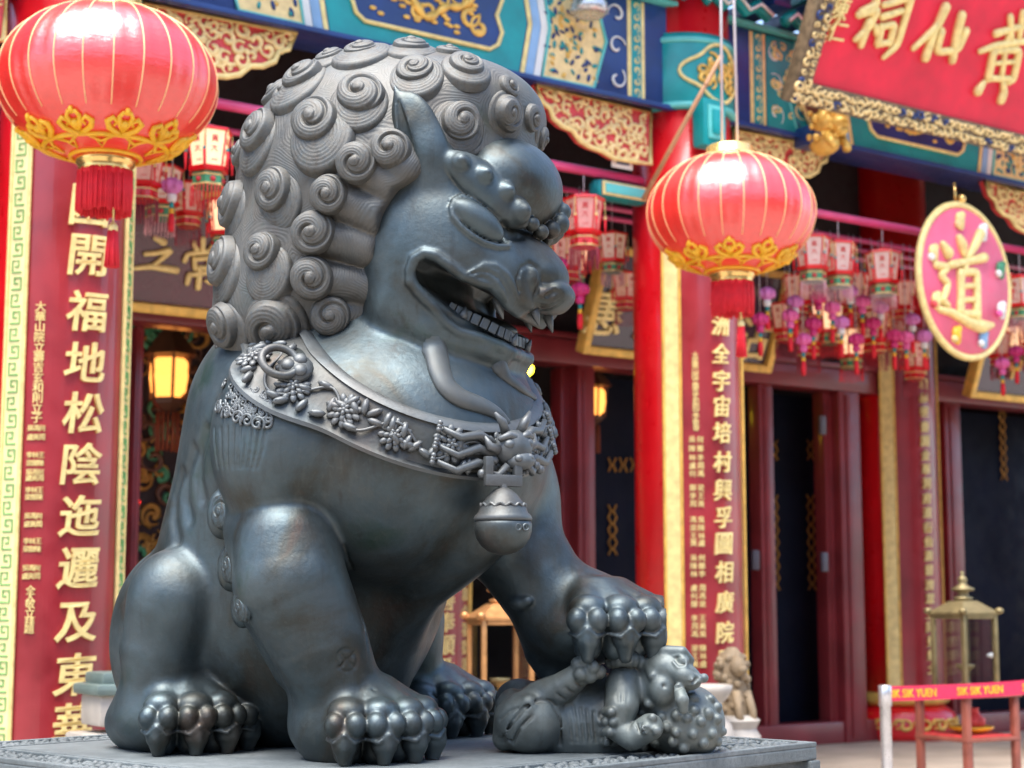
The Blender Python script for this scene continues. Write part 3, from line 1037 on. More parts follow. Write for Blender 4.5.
def strap_mat():
    m = bronze('bronze_knurled_strap', .4)
    nt = m.node_tree; b = nt.nodes['Principled BSDF']
    v = N(nt, 'ShaderNodeTexVoronoi', i_Scale=110.0)
    nt.links.new(nt.nodes['TC'].outputs['Object'], v.inputs['Vector'])
    bump(nt, b, v.outputs['Distance'], -.5, .005)
    return m
M_STRAP = strap_mat()
strap([(436, 352), (439, 372), (446, 388), (460, 399), (480, 405), (497, 413), (507, 424)], [.040, .034, .031, .030, .026, .02, .014])
strap([(498, 366), (507, 378), (520, 388), (534, 398), (541, 408)], [.028, .025, .022, .019, .012])

# ---------------------------------------------------------------- teeth
M_TOOTH = bronze('bronze_tooth', .3)
g = MB(); g.mat(M_TOOTH)
path = [HP(*q) for q in ((448, 311, .185), (462, 318, .165), (480, 326, .14), (497, 335, .11), (509, 341, .075), (513, 344, .03))]
path += [mirror_h(q) for q in path[::-1]]
path = np.array(path)
for i in range(len(path) - 1):
    a, b_ = path[i], path[i + 1]
    L = np.linalg.norm(b_ - a); n = max(1, int(round(L / .026)))
    for k in range(n):
        c = a + (b_ - a) * (k + .5) / n
        tx = (b_ - a) / L; s_ = np.cross(tx, UP); s_ /= np.linalg.norm(s_)
        g.box(c + UP * .012 - LO, (L / n * .9, .014, .030), .004, np.array([tx, s_, np.cross(s_, tx)]))
g.build('tooth_row', lion)
for (x0, y0, x1, y1, b0, r0) in ((462, 318, 466, 307, .175, .015), (512, 345, 517, 333, .06, .012), (497, 298, 503, 319, .12, .017), (533, 306, 539, 326, .06, .016)):
    for mm in (0, 1):
        P = [HP(x0, y0, b0), HP((x0 + x1) / 2, (y0 + y1) / 2, b0), HP(x1, y1, b0)]
        if mm: P = [mirror_h(q) for q in P]
        g = MB(); g.mat(M_TOOTH); g.smooth = True
        g.tube([q - LO for q in P], [r0, r0 * .72, .002], 10)
        g.build('fang', lion)


# ---------------------------------------------------------------- leg curls and shoulder tuft
for (x, y, r, sp) in ((221, 512, .040, -1), (229, 566, .040, -1), (241, 607, .034, -1)):
    p = V.hit(x, y)
    n = V.normal(p, .03); n = n * .5 + np.array([-.6, -.6, .1]); 
    o_ = place_disc('leg_curl', CM[sp], p, n, r, body, .4, 1.25, .8)
    o_.material_slots[0].link = 'OBJECT'; o_.material_slots[0].material = M_BRONZE
g = MB(); g.mat(M_RELIEF); g.smooth = True
def spiral_on(px, py, r, turns=1.6, th=.0032, flip=1):
    p = V.hit(px, py)
    if p is None: return
    n = V.normal(p, .03); e1 = np.cross(UP, n); e1 /= np.linalg.norm(e1); e2 = np.cross(n, e1)
    P = [p + (e1 * math.cos(a) * flip + e2 * math.sin(a)) * r * (a / (turns * 6.28)) + n * .004 - LO for a in np.linspace(.6, turns * 6.28, 26)]
    g.tube(P, th, 6)
for i, (x, y) in enumerate(((219, 408), (228, 413), (238, 418), (248, 421), (258, 424), (267, 424))): spiral_on(x, y, .021, flip=1 if i % 2 else -1, th=.004)
rt = random.Random(5)
for _ in range(70):
    x = rt.uniform(219, 271); y = rt.uniform(388, 416) + (x - 245) * .18
    spiral_on(x, y, rt.uniform(.008, .015), 1.2, .0035, rt.choice((-1, 1)))
g.build('shoulder_tuft', body)

# ================================================================== the cub under the paw
U2 = Vol((-.18, 4.3, ZP), (.72, 5.2, ZP + .42), .0038)
yc = 4.72
U2.ell(at(583, 722, yc + .08), (.225, .155, .14), None, 0)
U2.ell(at(530, 722, yc - .04), (.095, .08, .085), None, .02)
U2.ell(at(512, 716, yc + .03), (.05, .07, .075), None, .02)
U2.ell(at(520, 700, yc + .14), (.07, .07, .06), None, .02)
U2.tube([at(505, 738, yc - .02), at(508, 715, yc - .05), at(528, 704, yc - .09)], [.035, .034, .026], .012)
U2.tube([at(540, 700, yc - .03), at(562, 688, yc - .06), at(583, 672, yc - .08)], [.052, .042, .032], .015)
for k, (x, y) in enumerate(((578, 664), (585, 660), (592, 667), (599, 672), (590, 676), (581, 674))): U2.ell(at(x, y, yc - .09 - .01 * (k % 3)), (.020,) * 3, None, .006)
U2.tube([at(625, 668, yc - .02), at(623, 685, yc - .05), at(622, 705, yc - .09)], [.034, .048, .046], .015)
U2.tube([at(620, 708, yc - .1), at(618, 728, yc - .10), at(632, 738, yc - .12), at(650, 727, yc - .13)], [.042, .036, .034, .036], .012)
for k in range(7): U2.ell(at(610 + 4.8 * k, 661 - 2 * math.sin(k / 6 * 3.14), yc - .05 - .03 * math.sin(k / 6 * 3.14)), (.0155, .017, .021), None, .005)
for k in (-1, 0, 1): U2.tube([at(622 + 6 * k, 680, yc - .105), at(622 + 5 * k, 702, yc - .14)], .004, .004, 'sub')
# mane and head
U2.ell(at(684, 722, yc + .02), (.112, .135, .105), None, .02)
U2.ell(at(660, 690, yc - .02), (.075, .085, .085), None, .02)
U2.ell(at(668, 668, yc - .06), (.062, .06, .05), None, .02)
U2.ell(at(684, 676, yc - .09), (.05, .055, .035), np.array([[.9, -.1, -.42], [.1, 1, 0], [.42, 0, .9]]), .015)
U2.ell(at(662, 690, yc - .10), (.035, .03, .04), None, .015)
U2.tube([at(648, 664, yc - .06), at(653, 676, yc - .1), at(658, 668, yc - .09), at(653, 658, yc - .06)], [.012, .014, .012, .01], .006)
U2.tube([at(652, 660, yc - .04), at(664, 651, yc - .08), at(682, 652, yc - .10), at(690, 660, yc - .09)], [.012, .016, .016, .012], .01)
for k in range(5): U2.ell(at(680 + 6 * k, 681 - abs(k - 2) * 1.5, yc - .135 + .012 * abs(k - 2)), (.013,) * 3, None, .006)
p = U2.hit(683, 661)
if p is not None:
    U2.ell(p, (.017,) * 3, None, .002); 
U2.tube([at(679, 688, yc - .13), at(682, 700, yc - .155), at(683, 709, yc - .15)], [.014, .019, .014], .004)
U2.tube([at(682, 694, yc - .175), at(683, 706, yc - .175)], .004, .004, 'sub')
rk = random.Random(2)
got = []
for _ in range(900):
    x, y = rk.uniform(640, 726), rk.uniform(694, 748)
    if y < 716 - .5 * max(0, x - 672) and x < 690 and not (x < 652 and y > 700): continue
    if any((x - a) ** 2 + (y - b) ** 2 < 92 for a, b in got): continue
    p = U2.hit(x, y)
    if p is not None and p[2] > ZP + .008:
        got.append((x, y)); r = rk.uniform(.0125, .0165)
        U2.ell(p, (r, r, r), None, .005)
for j in range(4):
    for k in range(3):
        p = U2.hit(604 + 4 * k + rk.uniform(-2, 2), 712 + 10 * j)
        if p is not None: U2.ell(p, (.013,) * 3, None, .006)
def gr2(pxs, r=.005, op='sub', k=.004):
    P = [p for p in (U2.hit(*q) for q in pxs) if p is not None]
    if len(P) > 1: U2.tube(P, r, k, op)
gr2([(503, 742), (512, 722), (524, 708), (540, 700), (552, 702), (560, 716), (560, 745)], .006)
gr2([(513, 744), (520, 728), (532, 716)], .005); gr2([(500, 720), (508, 712), (518, 708)], .004)
for k in range(3): gr2([(500 + 3 * k, 738 - 2 * k), (506 + 3 * k, 741)], .004)
gr2([(664, 686), (676, 688), (690, 684), (698, 678)], .006)                        # mouth
gr2([(674, 656), (680, 655), (687, 660), (686, 667), (678, 668), (673, 662)], .004, 'add', .002)   # eye ring
gr2([(690, 668), (696, 672)], .005)
for k in range(6): gr2([(566 + 7 * k, 704 + 2 * k), (570 + 6 * k, 722), (572 + 6 * k, 742)], .0035, 'sub', .006)
for k in range(4): gr2([(548 + 9 * k, 700 - 6 * k), (556 + 9 * k, 706 - 6 * k)], .0035)
for k in range(4): gr2([(636 + 4 * k, 722 + 2 * k), (640 + 4 * k, 733)], .0035)
vc, qc = U2.mesh(); vc = relax(vc, qc, 1, .3)
cub = empty('lion_cub_statue', (.26, 4.72, ZP), 0, 'small bronze lion cub lying on its back under the raised front paw', 'statue')
CO = np.array([.26, 4.72, ZP])
me = np_mesh('cub_body', vc - CO, qc); me.materials.append(bronze('bronze_cub', .6, dust=((.075, .085, .078), (.125, .145, .136), (.085, .11, .098))))
link('body', me, cub)

# ================================================================== plinth
def stone_mat(name, carved=0.0, light=1.0):
    m, nt, b = new_mat(name)
    n1 = noise(nt, 5, 6, .6); n2 = noise(nt, 60, 5, .7)
    c = ramp(nt, n1, [(.3, tuple(light * q for q in (.060, .072, .076))), (.55, tuple(light * q for q in (.105, .122, .127))), (.75, tuple(light * q for q in (.16, .175, .18)))])
    c = mix_c(nt, ramp(nt, n2, [(.45, (0, 0, 0)), (.65, (.6, .6, .6))]), c, tuple(light * q for q in (.055, .066, .07)))
    nt.links.new(c, b.inputs['Base Color'])
    b.inputs['Roughness'].default_value = .62
    pb = bump(nt, b, n2, .5, .006)
    if carved:
        v = N(nt, 'ShaderNodeTexVoronoi', i_Scale=26.0, feature='SMOOTH_F1')
        dn = noise(nt, 14, 3)
        mp_ = N(nt, 'ShaderNodeVectorMath', operation='ADD')
        nt.links.new(nt.nodes['TC'].outputs['Object'], mp_.inputs[0])
        n3 = N(nt, 'ShaderNodeTexNoise', i_Scale=18.0)
        nt.links.new(nt.nodes['TC'].outputs['Object'], n3.inputs['Vector'])
        sc = N(nt, 'ShaderNodeVectorMath', operation='SCALE'); sc.inputs['Scale'].default_value = .08
        nt.links.new(n3.outputs['Color'], sc.inputs[0]); nt.links.new(sc.outputs[0], mp_.inputs[1])
        nt.links.new(mp_.outputs[0], v.inputs['Vector'])
        bump(nt, b, v.outputs['Distance'], -carved, .03, pb)
    return m
M_STONE = stone_mat('grey_granite'); M_CARVED = stone_mat('carved_granite', .9, .8)
plinth = empty('stone_plinth', (float(OB[0]), float(OB[1]), 0), 0, 'grey carved granite plinth carrying the big bronze lion and its cub', 'plinth')
PO = np.array([OB[0], OB[1], 0])
def PL(f, r, z): return FB * f + RB * r + UP * z
f0, f1, r0, r1 = -1.03, .73, -1.0, .88
fc, rcn = (f0 + f1) / 2, (r0 + r1) / 2
g = MB(); g.mat(M_STONE)
def ring_slab(g, z0, z1, out, bev=.006, inn=None):
    g.box(PL(fc, rcn, (z0 + z1) / 2), (f1 - f0 + 2 * out, r1 - r0 + 2 * out, z1 - z0), bev, AXB)
zt = ZP
ring_slab(g, zt - .05, zt - .012, 0)                                    # lip
g.box(PL(fc, rcn, zt - .012), (f1 - f0 - .36, r1 - r0 - .36, .024), .005, AXB)   # raised floor
for (cf, cr, lf, lr) in ((f1 - .012, rcn, .024, r1 - r0), (f0 + .012, rcn, .024, r1 - r0), (fc, r0 + .012, f1 - f0 - .05, .024), (fc, r1 - .012, f1 - f0 - .05, .024)):
    g.box(PL(cf, cr, zt - .006), (lf, lr, .014), .003, AXB)
for (cf, cr, lf, lr) in ((f1 - .155, rcn, .016, r1 - r0 - .30), (f0 + .155, rcn, .016, r1 - r0 - .30), (fc, r0 + .155, f1 - f0 - .34, .016), (fc, r1 - .155, f1 - f0 - .34, .016)):
    g.box(PL(cf, cr, zt - .006), (lf, lr, .0135), .003, AXB)
slab = g.build('top_slab', plinth)
g = MB(); g.mat(M_CARVED)
rr_ = random.Random(9)
for (a, b_, fx) in ((f0, f1, 'r1'), (f0, f1, 'r0'), (r0, r1, 'f1'), (r0, r1, 'f0')):
    n = int((b_ - a) / .028)
    for i in range(n):
        for j in range(4):
            u = a + (i + .5 + rr_.uniform(-.3, .3)) * (b_ - a) / n; w = .038 + .028 * j + rr_.uniform(-.008, .008)
            f, r = {'r1': (u, r1 - w), 'r0': (u, r0 + w), 'f1': (f1 - w, u), 'f0': (f0 + w, u)}[fx]
            if fx[0] == 'r' and (f > f1 - .16 or f < f0 + .16): continue
            g.ball(PL(f, r, zt - .010), (rr_.uniform(.012, .02), rr_.uniform(.008, .014), rr_.uniform(.008, .014)), 7, tiltA(*(lambda q: (np.array([math.cos(q), math.sin(q), 0]), np.array([-math.sin(q), math.cos(q), 0])))(rr_.uniform(0, 3.1)), 0))
g.build('carved_border', plinth)
g = MB(); g.mat(M_CARVED)
g.box(PL(fc, rcn, zt - .05 - .17), (f1 - f0 - .05, r1 - r0 - .05, .34), 0, AXB)
g.build('carved_frieze', plinth)
g = MB(); g.mat(M_STONE)
for (sf, sr) in ((1, 1), (1, -1), (-1, 1), (-1, -1)):
    g.box(PL(fc + sf * ((f1 - f0) / 2 - .018), rcn + sr * ((r1 - r0) / 2 - .018), zt - .22), (.05, .05, .338), .004, AXB)
ring_slab(g, zt - .46, zt - .39, .0)
ring_slab(g, zt - .53, zt - .461, .05)
g.box(PL(fc, rcn, .36), (f1 - f0 - .1, r1 - r0 - .1, .42), 0, AXB)
ring_slab(g, .0, .15, .08)
g.build('base', plinth)
# ================================================================== ground and temple hall
M_PAVE = None
def paving():
    m, nt, b = new_mat('paving')
    br = N(nt, 'ShaderNodeTexBrick', offset=.5); br.inputs['Scale'].default_value = 1.0
    br.inputs['Brick Width'].default_value = .9; br.inputs['Row Height'].default_value = .6; br.inputs['Mortar Size'].default_value = .008
    tc = N(nt, 'ShaderNodeTexCoord'); tc.name = 'TC'
    nt.links.new(tc.outputs['Object'], br.inputs['Vector'])
    br.inputs['Color1'].default_value = (.26, .225, .19, 1); br.inputs['Color2'].default_value = (.30, .26, .21, 1); br.inputs['Mortar'].default_value = (.16, .14, .12, 1)
    f = noise(nt, 3, 6); f2 = noise(nt, 40, 5)
    c = mix_c(nt, .45, br.outputs['Color'], ramp(nt, f, [(.3, (.20, .17, .14)), (.7, (.33, .29, .245))]))
    nt.links.new(c, b.inputs['Base Color']); b.inputs['Roughness'].default_value = .6
    bump(nt, b, f2, .25, .004)
    return m
M_PAVE = paving()
g = MB(); g.mat(M_PAVE)
vs = [g.v(p) for p in ((-150, -150, 0), (150, -150, 0), (150, 150, 0), (-150, 150, 0))]; g.face(vs)
tag(g.build('ground'), kind='structure')

HX, HY = -2.31, 8.52
DV = np.array([.816, .578, 0]); DV /= np.linalg.norm(DV); NV = np.array([DV[1], -DV[0], 0])
HRZ = math.atan2(DV[1], DV[0])
HB = np.array([HX, HY, 0])
def Wd(t, n, z): return HB + DV * t + NV * n + UP * z
def on(px, py, n):
    """where the pixel's sight line meets the upright plane n in front of the column row: (along, height)"""
    d = ray(px, py); o = np.array([0, 0, EYE])
    s = (n - (o - HB) @ NV) / (d @ NV)
    p = o + d * s
    return float((p - HB) @ DV), float(p[2])
def L(t, n, z): return np.array([t, -n, z])          # hall-local coordinates (along, into the hall, up)
FL = .32

RED = paint('vermilion_paint', (.70, .004, .010), .32, .12, 3, coat=.4)
LACQ = paint('maroon_lacquer', (.28, .015, .021), .36, .35, 2.2, coat=.5)
FRAME = paint('dark_red_joinery', (.20, .020, .024), .42, .25, 3, coat=.3)
GOLD = paint('gold_leaf', (.78, .47, .10), .38, .25, 14, metal=.25, bmp=.3)
GOLDP = paint('pale_gold', (.88, .66, .26), .4, .18, 20, metal=.15, bmp=.3)
TEAL = paint('teal_paint', (.0, .27, .27), .35, .2, 5, coat=.2)
TEAL_L = paint('light_teal_paint', (.12, .52, .48), .4, .15, 5)
BLUE = paint('blue_paint', (.008, .034, .15), .38, .3, 5, coat=.2)
BLUE_L = paint('pale_blue_paint', (.25, .42, .62), .4, .2, 5)
WHITE = paint('white_paint', (.78, .76, .70), .4, .1, 5)
PINK = paint('pink_paint', (.74, .07, .20), .35, .12, 5, coat=.3)
CARVR = paint('carved_red_ground', (.66, .06, .06), .5, .2, 20)
CARVG = paint('carved_cream_gold', (.86, .62, .27), .45, .2, 16)
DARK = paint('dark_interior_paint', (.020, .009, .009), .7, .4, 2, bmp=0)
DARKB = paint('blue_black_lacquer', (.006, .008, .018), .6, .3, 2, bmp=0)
DARKB.node_tree.nodes['Principled BSDF'].inputs['Specular IOR Level'].default_value = .15
BROWN = paint('brown_wood', (.12, .045, .02), .5, .3, 6)
TERR = paint('terrace_stone', (.40, .32, .24), .6, .2, 2.5, bmp=.25)

hall = empty('temple_hall', HB, HRZ, 'red and gold temple hall with painted beams and couplet columns behind the lion', 'temple')

_tx = {}
def glyph(s, bold=0.0):
    k = (s, bold)
    if k in _tx: return _tx[k]
    cu_ = bpy.data.curves.new('t', 'FONT')
    cu_.body = s; cu_.size = 1; cu_.extrude = .5; cu_.bevel_depth = bold; cu_.bevel_resolution = 0; cu_.resolution_u = 3
    cu_.align_x = 'CENTER'; cu_.align_y = 'CENTER'
    o = bpy.data.objects.new('t', cu_); COL.objects.link(o)
    bpy.context.view_layer.update()
    me = o.evaluated_get(bpy.context.evaluated_depsgraph_get()).to_mesh()
    V_ = np.array([v.co[:] for v in me.vertices]); F_ = [tuple(p.vertices) for p in me.polygons]
    if len(V_):
        if len(s) == 1:
            lo, hi = V_.min(0), V_.max(0); c = (lo + hi) / 2
            V_[:, :2] -= c[:2]; V_[:, :2] /= max(hi[0] - lo[0], hi[1] - lo[1])
        else:
            V_[:, :2] -= ((V_.min(0) + V_.max(0)) / 2)[:2]
    o.evaluated_get(bpy.context.evaluated_depsgraph_get()).to_mesh_clear()
    bpy.data.objects.remove(o); bpy.data.curves.remove(cu_)
    _tx[k] = (V_, F_)
    return _tx[k]
def put_text(g, s, fn, size, depth, bold=.02, shear=0.0, sx=1.0):
    """fn(x, y, z) maps flat text coordinates into place"""
    V_, F_ = glyph(s, bold)
    vs = [g.v(fn((v[0] * sx + v[1] * shear) * size, (v[1] + v[0] * shear * .5) * size, (v[2] + .5) * depth)) for v in V_]
    for f in F_: g.face([vs[i] for i in f])

def spiral(g, fn, cx, cy, r, turns=1.5, th=.2, flip=1, a0=0.0, seg=6, n=18):
    """flattened scroll tube on the surface map fn(x, y, z)"""
    P = []
    for a in np.linspace(.25, 1, n):
        q = a0 + flip * a * turns * 2 * math.pi
        P.append(fn(cx + r * a * math.cos(q), cy + r * a * math.sin(q), th * r * .3))
    g.tube(P, [th * r * (.55 + .45 * math.sin(math.pi * min(1, i / (n - 1) * 1.1 + .1)) ) for i in range(n)], seg)
def in_poly(p, poly):
    c = False
    for i in range(len(poly)):
        (x0, y0), (x1, y1) = poly[i], poly[i - 1]
        if (y0 > p[1]) != (y1 > p[1]) and p[0] < (x1 - x0) * (p[1] - y0) / (y1 - y0) + x0: c = not c
    return c

# ------------------------------------------------------------------ terrace and hall shell
g = MB(); g.mat(TERR)
g.box(L(4, -4.1, FL / 2), (24, 9.0, FL), .02)
tr = g.build('terrace', autosmooth=True); tr.location = HB; tr.rotation_euler = (0, 0, HRZ)
tag(tr, kind='structure')
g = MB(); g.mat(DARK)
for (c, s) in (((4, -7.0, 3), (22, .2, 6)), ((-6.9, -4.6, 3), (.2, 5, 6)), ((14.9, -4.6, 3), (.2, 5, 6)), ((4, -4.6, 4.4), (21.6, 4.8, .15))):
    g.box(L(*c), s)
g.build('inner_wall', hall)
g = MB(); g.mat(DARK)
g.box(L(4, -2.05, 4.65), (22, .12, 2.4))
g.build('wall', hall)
g = MB(); g.mat(FRAME)
g.box(L(4, -1.97, 3.365), (22, .26, .19), .02)
g.box(L(4, -1.90, 3.49), (22, .10, .05), .01)
g.box(L(4, -1.95, FL + .09), (22, .2, .18), .02)
g.build('lintel', hall, autosmooth=True)
def t_on(px, n, py=500): return on(px, py, n)[0]
for (x0, x1, n, m_) in ((556, 572, -2.1, FRAME), (573, 590, -1.96, FRAME), (743, 753, -2.15, DARKB), (755, 769, -1.96, FRAME), (820, 830, -2.0, FRAME), (835, 856, -1.9, FRAME), (930, 936, -2.1, FRAME), (941, 957, -1.96, FRAME), (1060, 1076, -1.96, FRAME), (128, 136, -2.1, FRAME), (250, 266, -1.96, FRAME), (400, 416, -1.96, FRAME)):
    ta, tb = t_on(x0, n), t_on(x1, n)
    g = MB(); g.mat(m_)
    g.box(L((ta + tb) / 2, n, (FL + 3.27) / 2), (tb - ta, .14, 3.27 - FL), .015)
    g.box(L((ta + tb) / 2, n + .075, (FL + 3.27) / 2), ((tb - ta) * .45, .02, 3.2 - FL), .008)
    g.build('door_post', hall, autosmooth=True)
# door leaves standing in the dark openings, with gilt lattice
def chain(g, t, n, z0, z1, w):
    k = max(1, int((z1 - z0) / (w * 1.15)))
    for i in range(k):
        z = z0 + (i + .5) * (z1 - z0) / k
        h = (z1 - z0) / k
        for s in (-1, 1):
            g.tube([L(t + s * w * .5, n, z - h * .5), L(t + s * w * .12, n, z), L(t + s * w * .5, n, z + h * .5)], w * .11, 5)
        g.tube([L(t - w * .15, n, z), L(t + w * .15, n, z)], w * .12, 5)
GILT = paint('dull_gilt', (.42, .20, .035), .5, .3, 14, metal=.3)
for (xa, xb, marks) in ((769, 816, ((773, 440, 460), (773, 495, 590), (809, 440, 460), (809, 495, 590))), (592, 660, ((611, 505, 555), (611, 458, 472), (622, 458, 472), (633, 458, 472))), (960, 1050, ((1000, 395, 480),))):
    n = -2.45
    ta, tb = t_on(xa, n), t_on(xb, n)
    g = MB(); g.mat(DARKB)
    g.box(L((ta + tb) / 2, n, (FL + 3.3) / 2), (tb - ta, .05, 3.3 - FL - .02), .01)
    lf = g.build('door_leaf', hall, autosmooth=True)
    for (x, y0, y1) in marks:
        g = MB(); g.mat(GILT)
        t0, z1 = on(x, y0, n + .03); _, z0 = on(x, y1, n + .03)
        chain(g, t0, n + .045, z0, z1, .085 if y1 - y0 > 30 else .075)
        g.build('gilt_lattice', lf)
HNG = paint('grey_hinge', (.09, .08, .10), .4, .2)
for (x, y) in ((824, 425), (826, 562), (757, 560)):
    t0, z0 = on(x, y, -1.85)
    g = MB(); g.mat(HNG); g.box(L(t0, -1.87, z0), (.07, .03, .16), .008)
    g.build('door_hinge', hall, autosmooth=True)

# ------------------------------------------------------------------ columns with curved couplet boards
def cyl(tc_, nc, r, ang, z):
    """point on a column's side; ang in degrees from the hall's front"""
    a = R_(ang)
    return L(tc_ + r * math.sin(a), nc + r * math.cos(a), z)
def curved(g, tc_, nc, r0, r1, a0, a1, z0, z1, na=14):
    g.smooth = False
    A = np.linspace(a0, a1, na)
    o = [[g.v(cyl(tc_, nc, r, a, z)) for a in A] for (r, z) in ((r0, z0), (r1, z0), (r1, z1), (r0, z1))]
    for i in range(na - 1):
        for k in range(4):
            if k == 3: g.face([o[3][i], o[3][i + 1], o[0][i + 1], o[0][i]])
            else: g.face([o[k][i], o[k][i + 1], o[k + 1][i + 1], o[k + 1][i]])
    for e in (0, na - 1): g.face([o[k][e] for k in range(4)])
def text_on(g, s, tc_, nc, r, ang, z, size, depth=.014, bold=.02, shear=0.0, sx=1.0):
    def fn(x, y, zz):
        return cyl(tc_, nc, r + zz, ang + math.degrees(x / r), z + y)
    put_text(g, s, fn, size, depth, bold, shear, sx)
FRET_G = paint('fret_green', (.16, .42, .13), .45, .15)
STRIPY = paint('fret_ground', (.78, .70, .33), .45, .12, 10)
def fret(g, tc_, nc, r, a0, a1, z0, z1, m_line):
    """square key pattern along an upright strip"""
    g.mat(m_line)
    w = R_(abs(a1 - a0)) * r
    u = w * .95
    k = int((z1 - z0) / u)
    am, ah = (a0 + a1) / 2, (a1 - a0) / 2
    key = [(-.75, -.5), (.7, -.5), (.7, .3), (-.3, .3), (-.3, -.1), (.25, -.1)]
    for i in range(k):
        z = z0 + (i + .5) * (z1 - z0) / k
        sgn = 1 if i % 2 else -1
        P = [cyl(tc_, nc, r + .003, am + sgn * x * ah * .8, z + y * u * .85) for x, y in key]
        g.tube(P, w * .055, 4)
def column(tc_, nc, r, board, z_top=5.6, small=None, main=None, main_pos=None, small_pos=None, strip=None, base=True, capital=True):
    g = MB(); g.mat(RED)
    g.lathe(L(tc_, nc, 0), [(r, FL + .2), (r, z_top)], 56)
    col = g.build('column', hall)
    g = MB(); g.mat(RED); g.lathe(L(tc_, nc, 0), [(r + .10, FL), (r + .12, FL + .05), (r + .12, FL + .22), (r + .05, FL + .27), (r + .01, FL + .29)], 56)
    g.mat(GOLD); g.smooth = True
    for a in range(-80, 81, 20):
        def fn(x, y, z, a=a): return cyl(tc_, nc, r + .125 + z, a + math.degrees(x / r), FL + .13 + y)
        spiral(g, fn, -.02, 0, .055, 1.4, .32, 1); spiral(g, fn, .06, .02, .045, 1.3, .32, -1)
    g.lathe(L(tc_, nc, 0), [(r + .035, FL + .29), (r + .075, FL + .32), (r + .07, FL + .38), (r + .03, FL + .40)], 56)
    g.build('column_base', col)
    if capital:
        g = MB(); g.mat(TEAL); g.lathe(L(tc_, nc, 0), [(r + .02, 4.63), (r + .03, 4.66), (r + .03, 5.10), (r + .02, 5.14)], 56)
        g.mat(TEAL_L)
        for z in (4.655, 5.09): g.lathe(L(tc_, nc, 0), [(r + .036, z - .02), (r + .046, z), (r + .036, z + .02)], 56)
        # gold medallion on the capital
        a_m = 4
        def fn(x, y, z): return cyl(tc_, nc, r + .035 + z, a_m + math.degrees(x / r), 4.88 + y)
        g.mat(GOLDP); g.smooth = True
        q = [(.23 * math.cos(t) * (1 + .14 * math.cos(4 * t)), .17 * math.sin(t) * (1 + .14 * math.cos(4 * t))) for t in np.linspace(0, 2 * math.pi, 40, endpoint=False)]
        g.tube([fn(x, y, .004) for x, y in q], .013, 6, closed=True)
        g.mat(GOLD)
        rq = random.Random(4)
        for _ in range(16):
            spiral(g, fn, rq.uniform(-.13, .13), rq.uniform(-.09, .09), rq.uniform(.03, .055), 1.3, .34, rq.choice((-1, 1)), rq.uniform(0, 6))
        g.build('capital', col)
    if board:
        z0, z1 = board
        g = MB(); g.mat(LACQ)
        rb = r + .035
        curved(g, tc_, nc, r + .004, rb, -44, 44, z0, z1, 26)
        gm, fm = strip
        g.mat(gm)
        for s in (-1, 1):
            curved(g, tc_, nc, r + .004, rb + .012, s * 45, s * 61, z0, z1, 8)
            g.mat(GOLDP if fm else GOLD)
            for e in (44.6, 61.2): g.tube([cyl(tc_, nc, rb + .014, s * e, z0), cyl(tc_, nc, rb + .014, s * e, z1)], .010, 6)
            if fm: fret(g, tc_, nc, rb + .012, s * 46, s * 60, z0 + .02, z1 - .02, fm)
            g.mat(gm)
        bd = g.build('couplet_board', col)
        g = MB(); g.mat(GOLDP)
        if main:
            size, ang = main_pos
            for ch, z in main: text_on(g, ch, tc_, nc, rb, ang, z, size, .018, .016, .08)
        if small:
            ang, zs = small_pos
            for ch, z, size, dx in small: text_on(g, ch, tc_, nc, rb, ang + dx, z, size, .008, .006)
        g.build('gilded_characters', bd)
    return col
def zs_on(px, ys, n): return [on(px, y, n)[1] for y in ys]
# near column at the left
ys = [205, 255, 311, 362, 413, 464, 516, 568, 622, 674, 724]
main = list(zip('園開福地松陰迤邐及東華', zs_on(85, ys, .35)))
sm = []
for ch, z in zip('大華山院立壽吉玄和則立子', zs_on(38, np.linspace(306, 418, 12), .3)): sm.append((ch, z, .05, 0))
yy = [428, 437, 455, 463, 472, 478, 490, 497, 516, 524, 541, 549, 568, 576]
for j, z in enumerate(zs_on(38, yy, .3)):
    for d in (-4.5, 0, 4.5): sm.append(('馮陳李黃何梁林周吳鄭王盧'[(j * 3 + int(d)) % 12], z, .030, d))
for j, z in enumerate(zs_on(38, [590, 597, 604, 613, 621, 629], .3)): sm.append(('全人敬立拜題'[j], z, .045, 0))
column(0, 0, .315, (.62, 3.86), main=main, main_pos=(.205, 3.5), small=sm, small_pos=(-33, None), strip=(STRIPY, FRET_G))
# middle column
T2 = 4.2
ys = [302, 328, 356, 383, 408, 434, 463, 491, 518, 544, 572, 602, 632, 660]
main = list(zip('赤洲全宇宙培村興孚圖相廣院恩', zs_on(725, ys, .3)))
sm = []
for j, z in enumerate(zs_on(700, np.linspace(356, 428, 15), .3)): sm.append(('大年華山院立壽吉玄和則立子敬香'[j], z, .042, 0))
for j, y in enumerate([440, 449, 458, 466, 474, 488, 496, 504, 520, 528, 536, 543, 558, 566, 574, 588, 596, 604, 618, 626, 634, 648, 656, 664]):
    z = on(700, y, .3)[1]
    for d in (-4, 4): sm.append(('馮陳李黃何梁林周吳鄭王盧'[(j * 5 + int(d)) % 12], z, .042, d))
column(T2, 0, .325, (.62, 3.86), main=main, main_pos=(.135, -1.5), small=sm, small_pos=(-30, None), strip=(GOLDP, None))
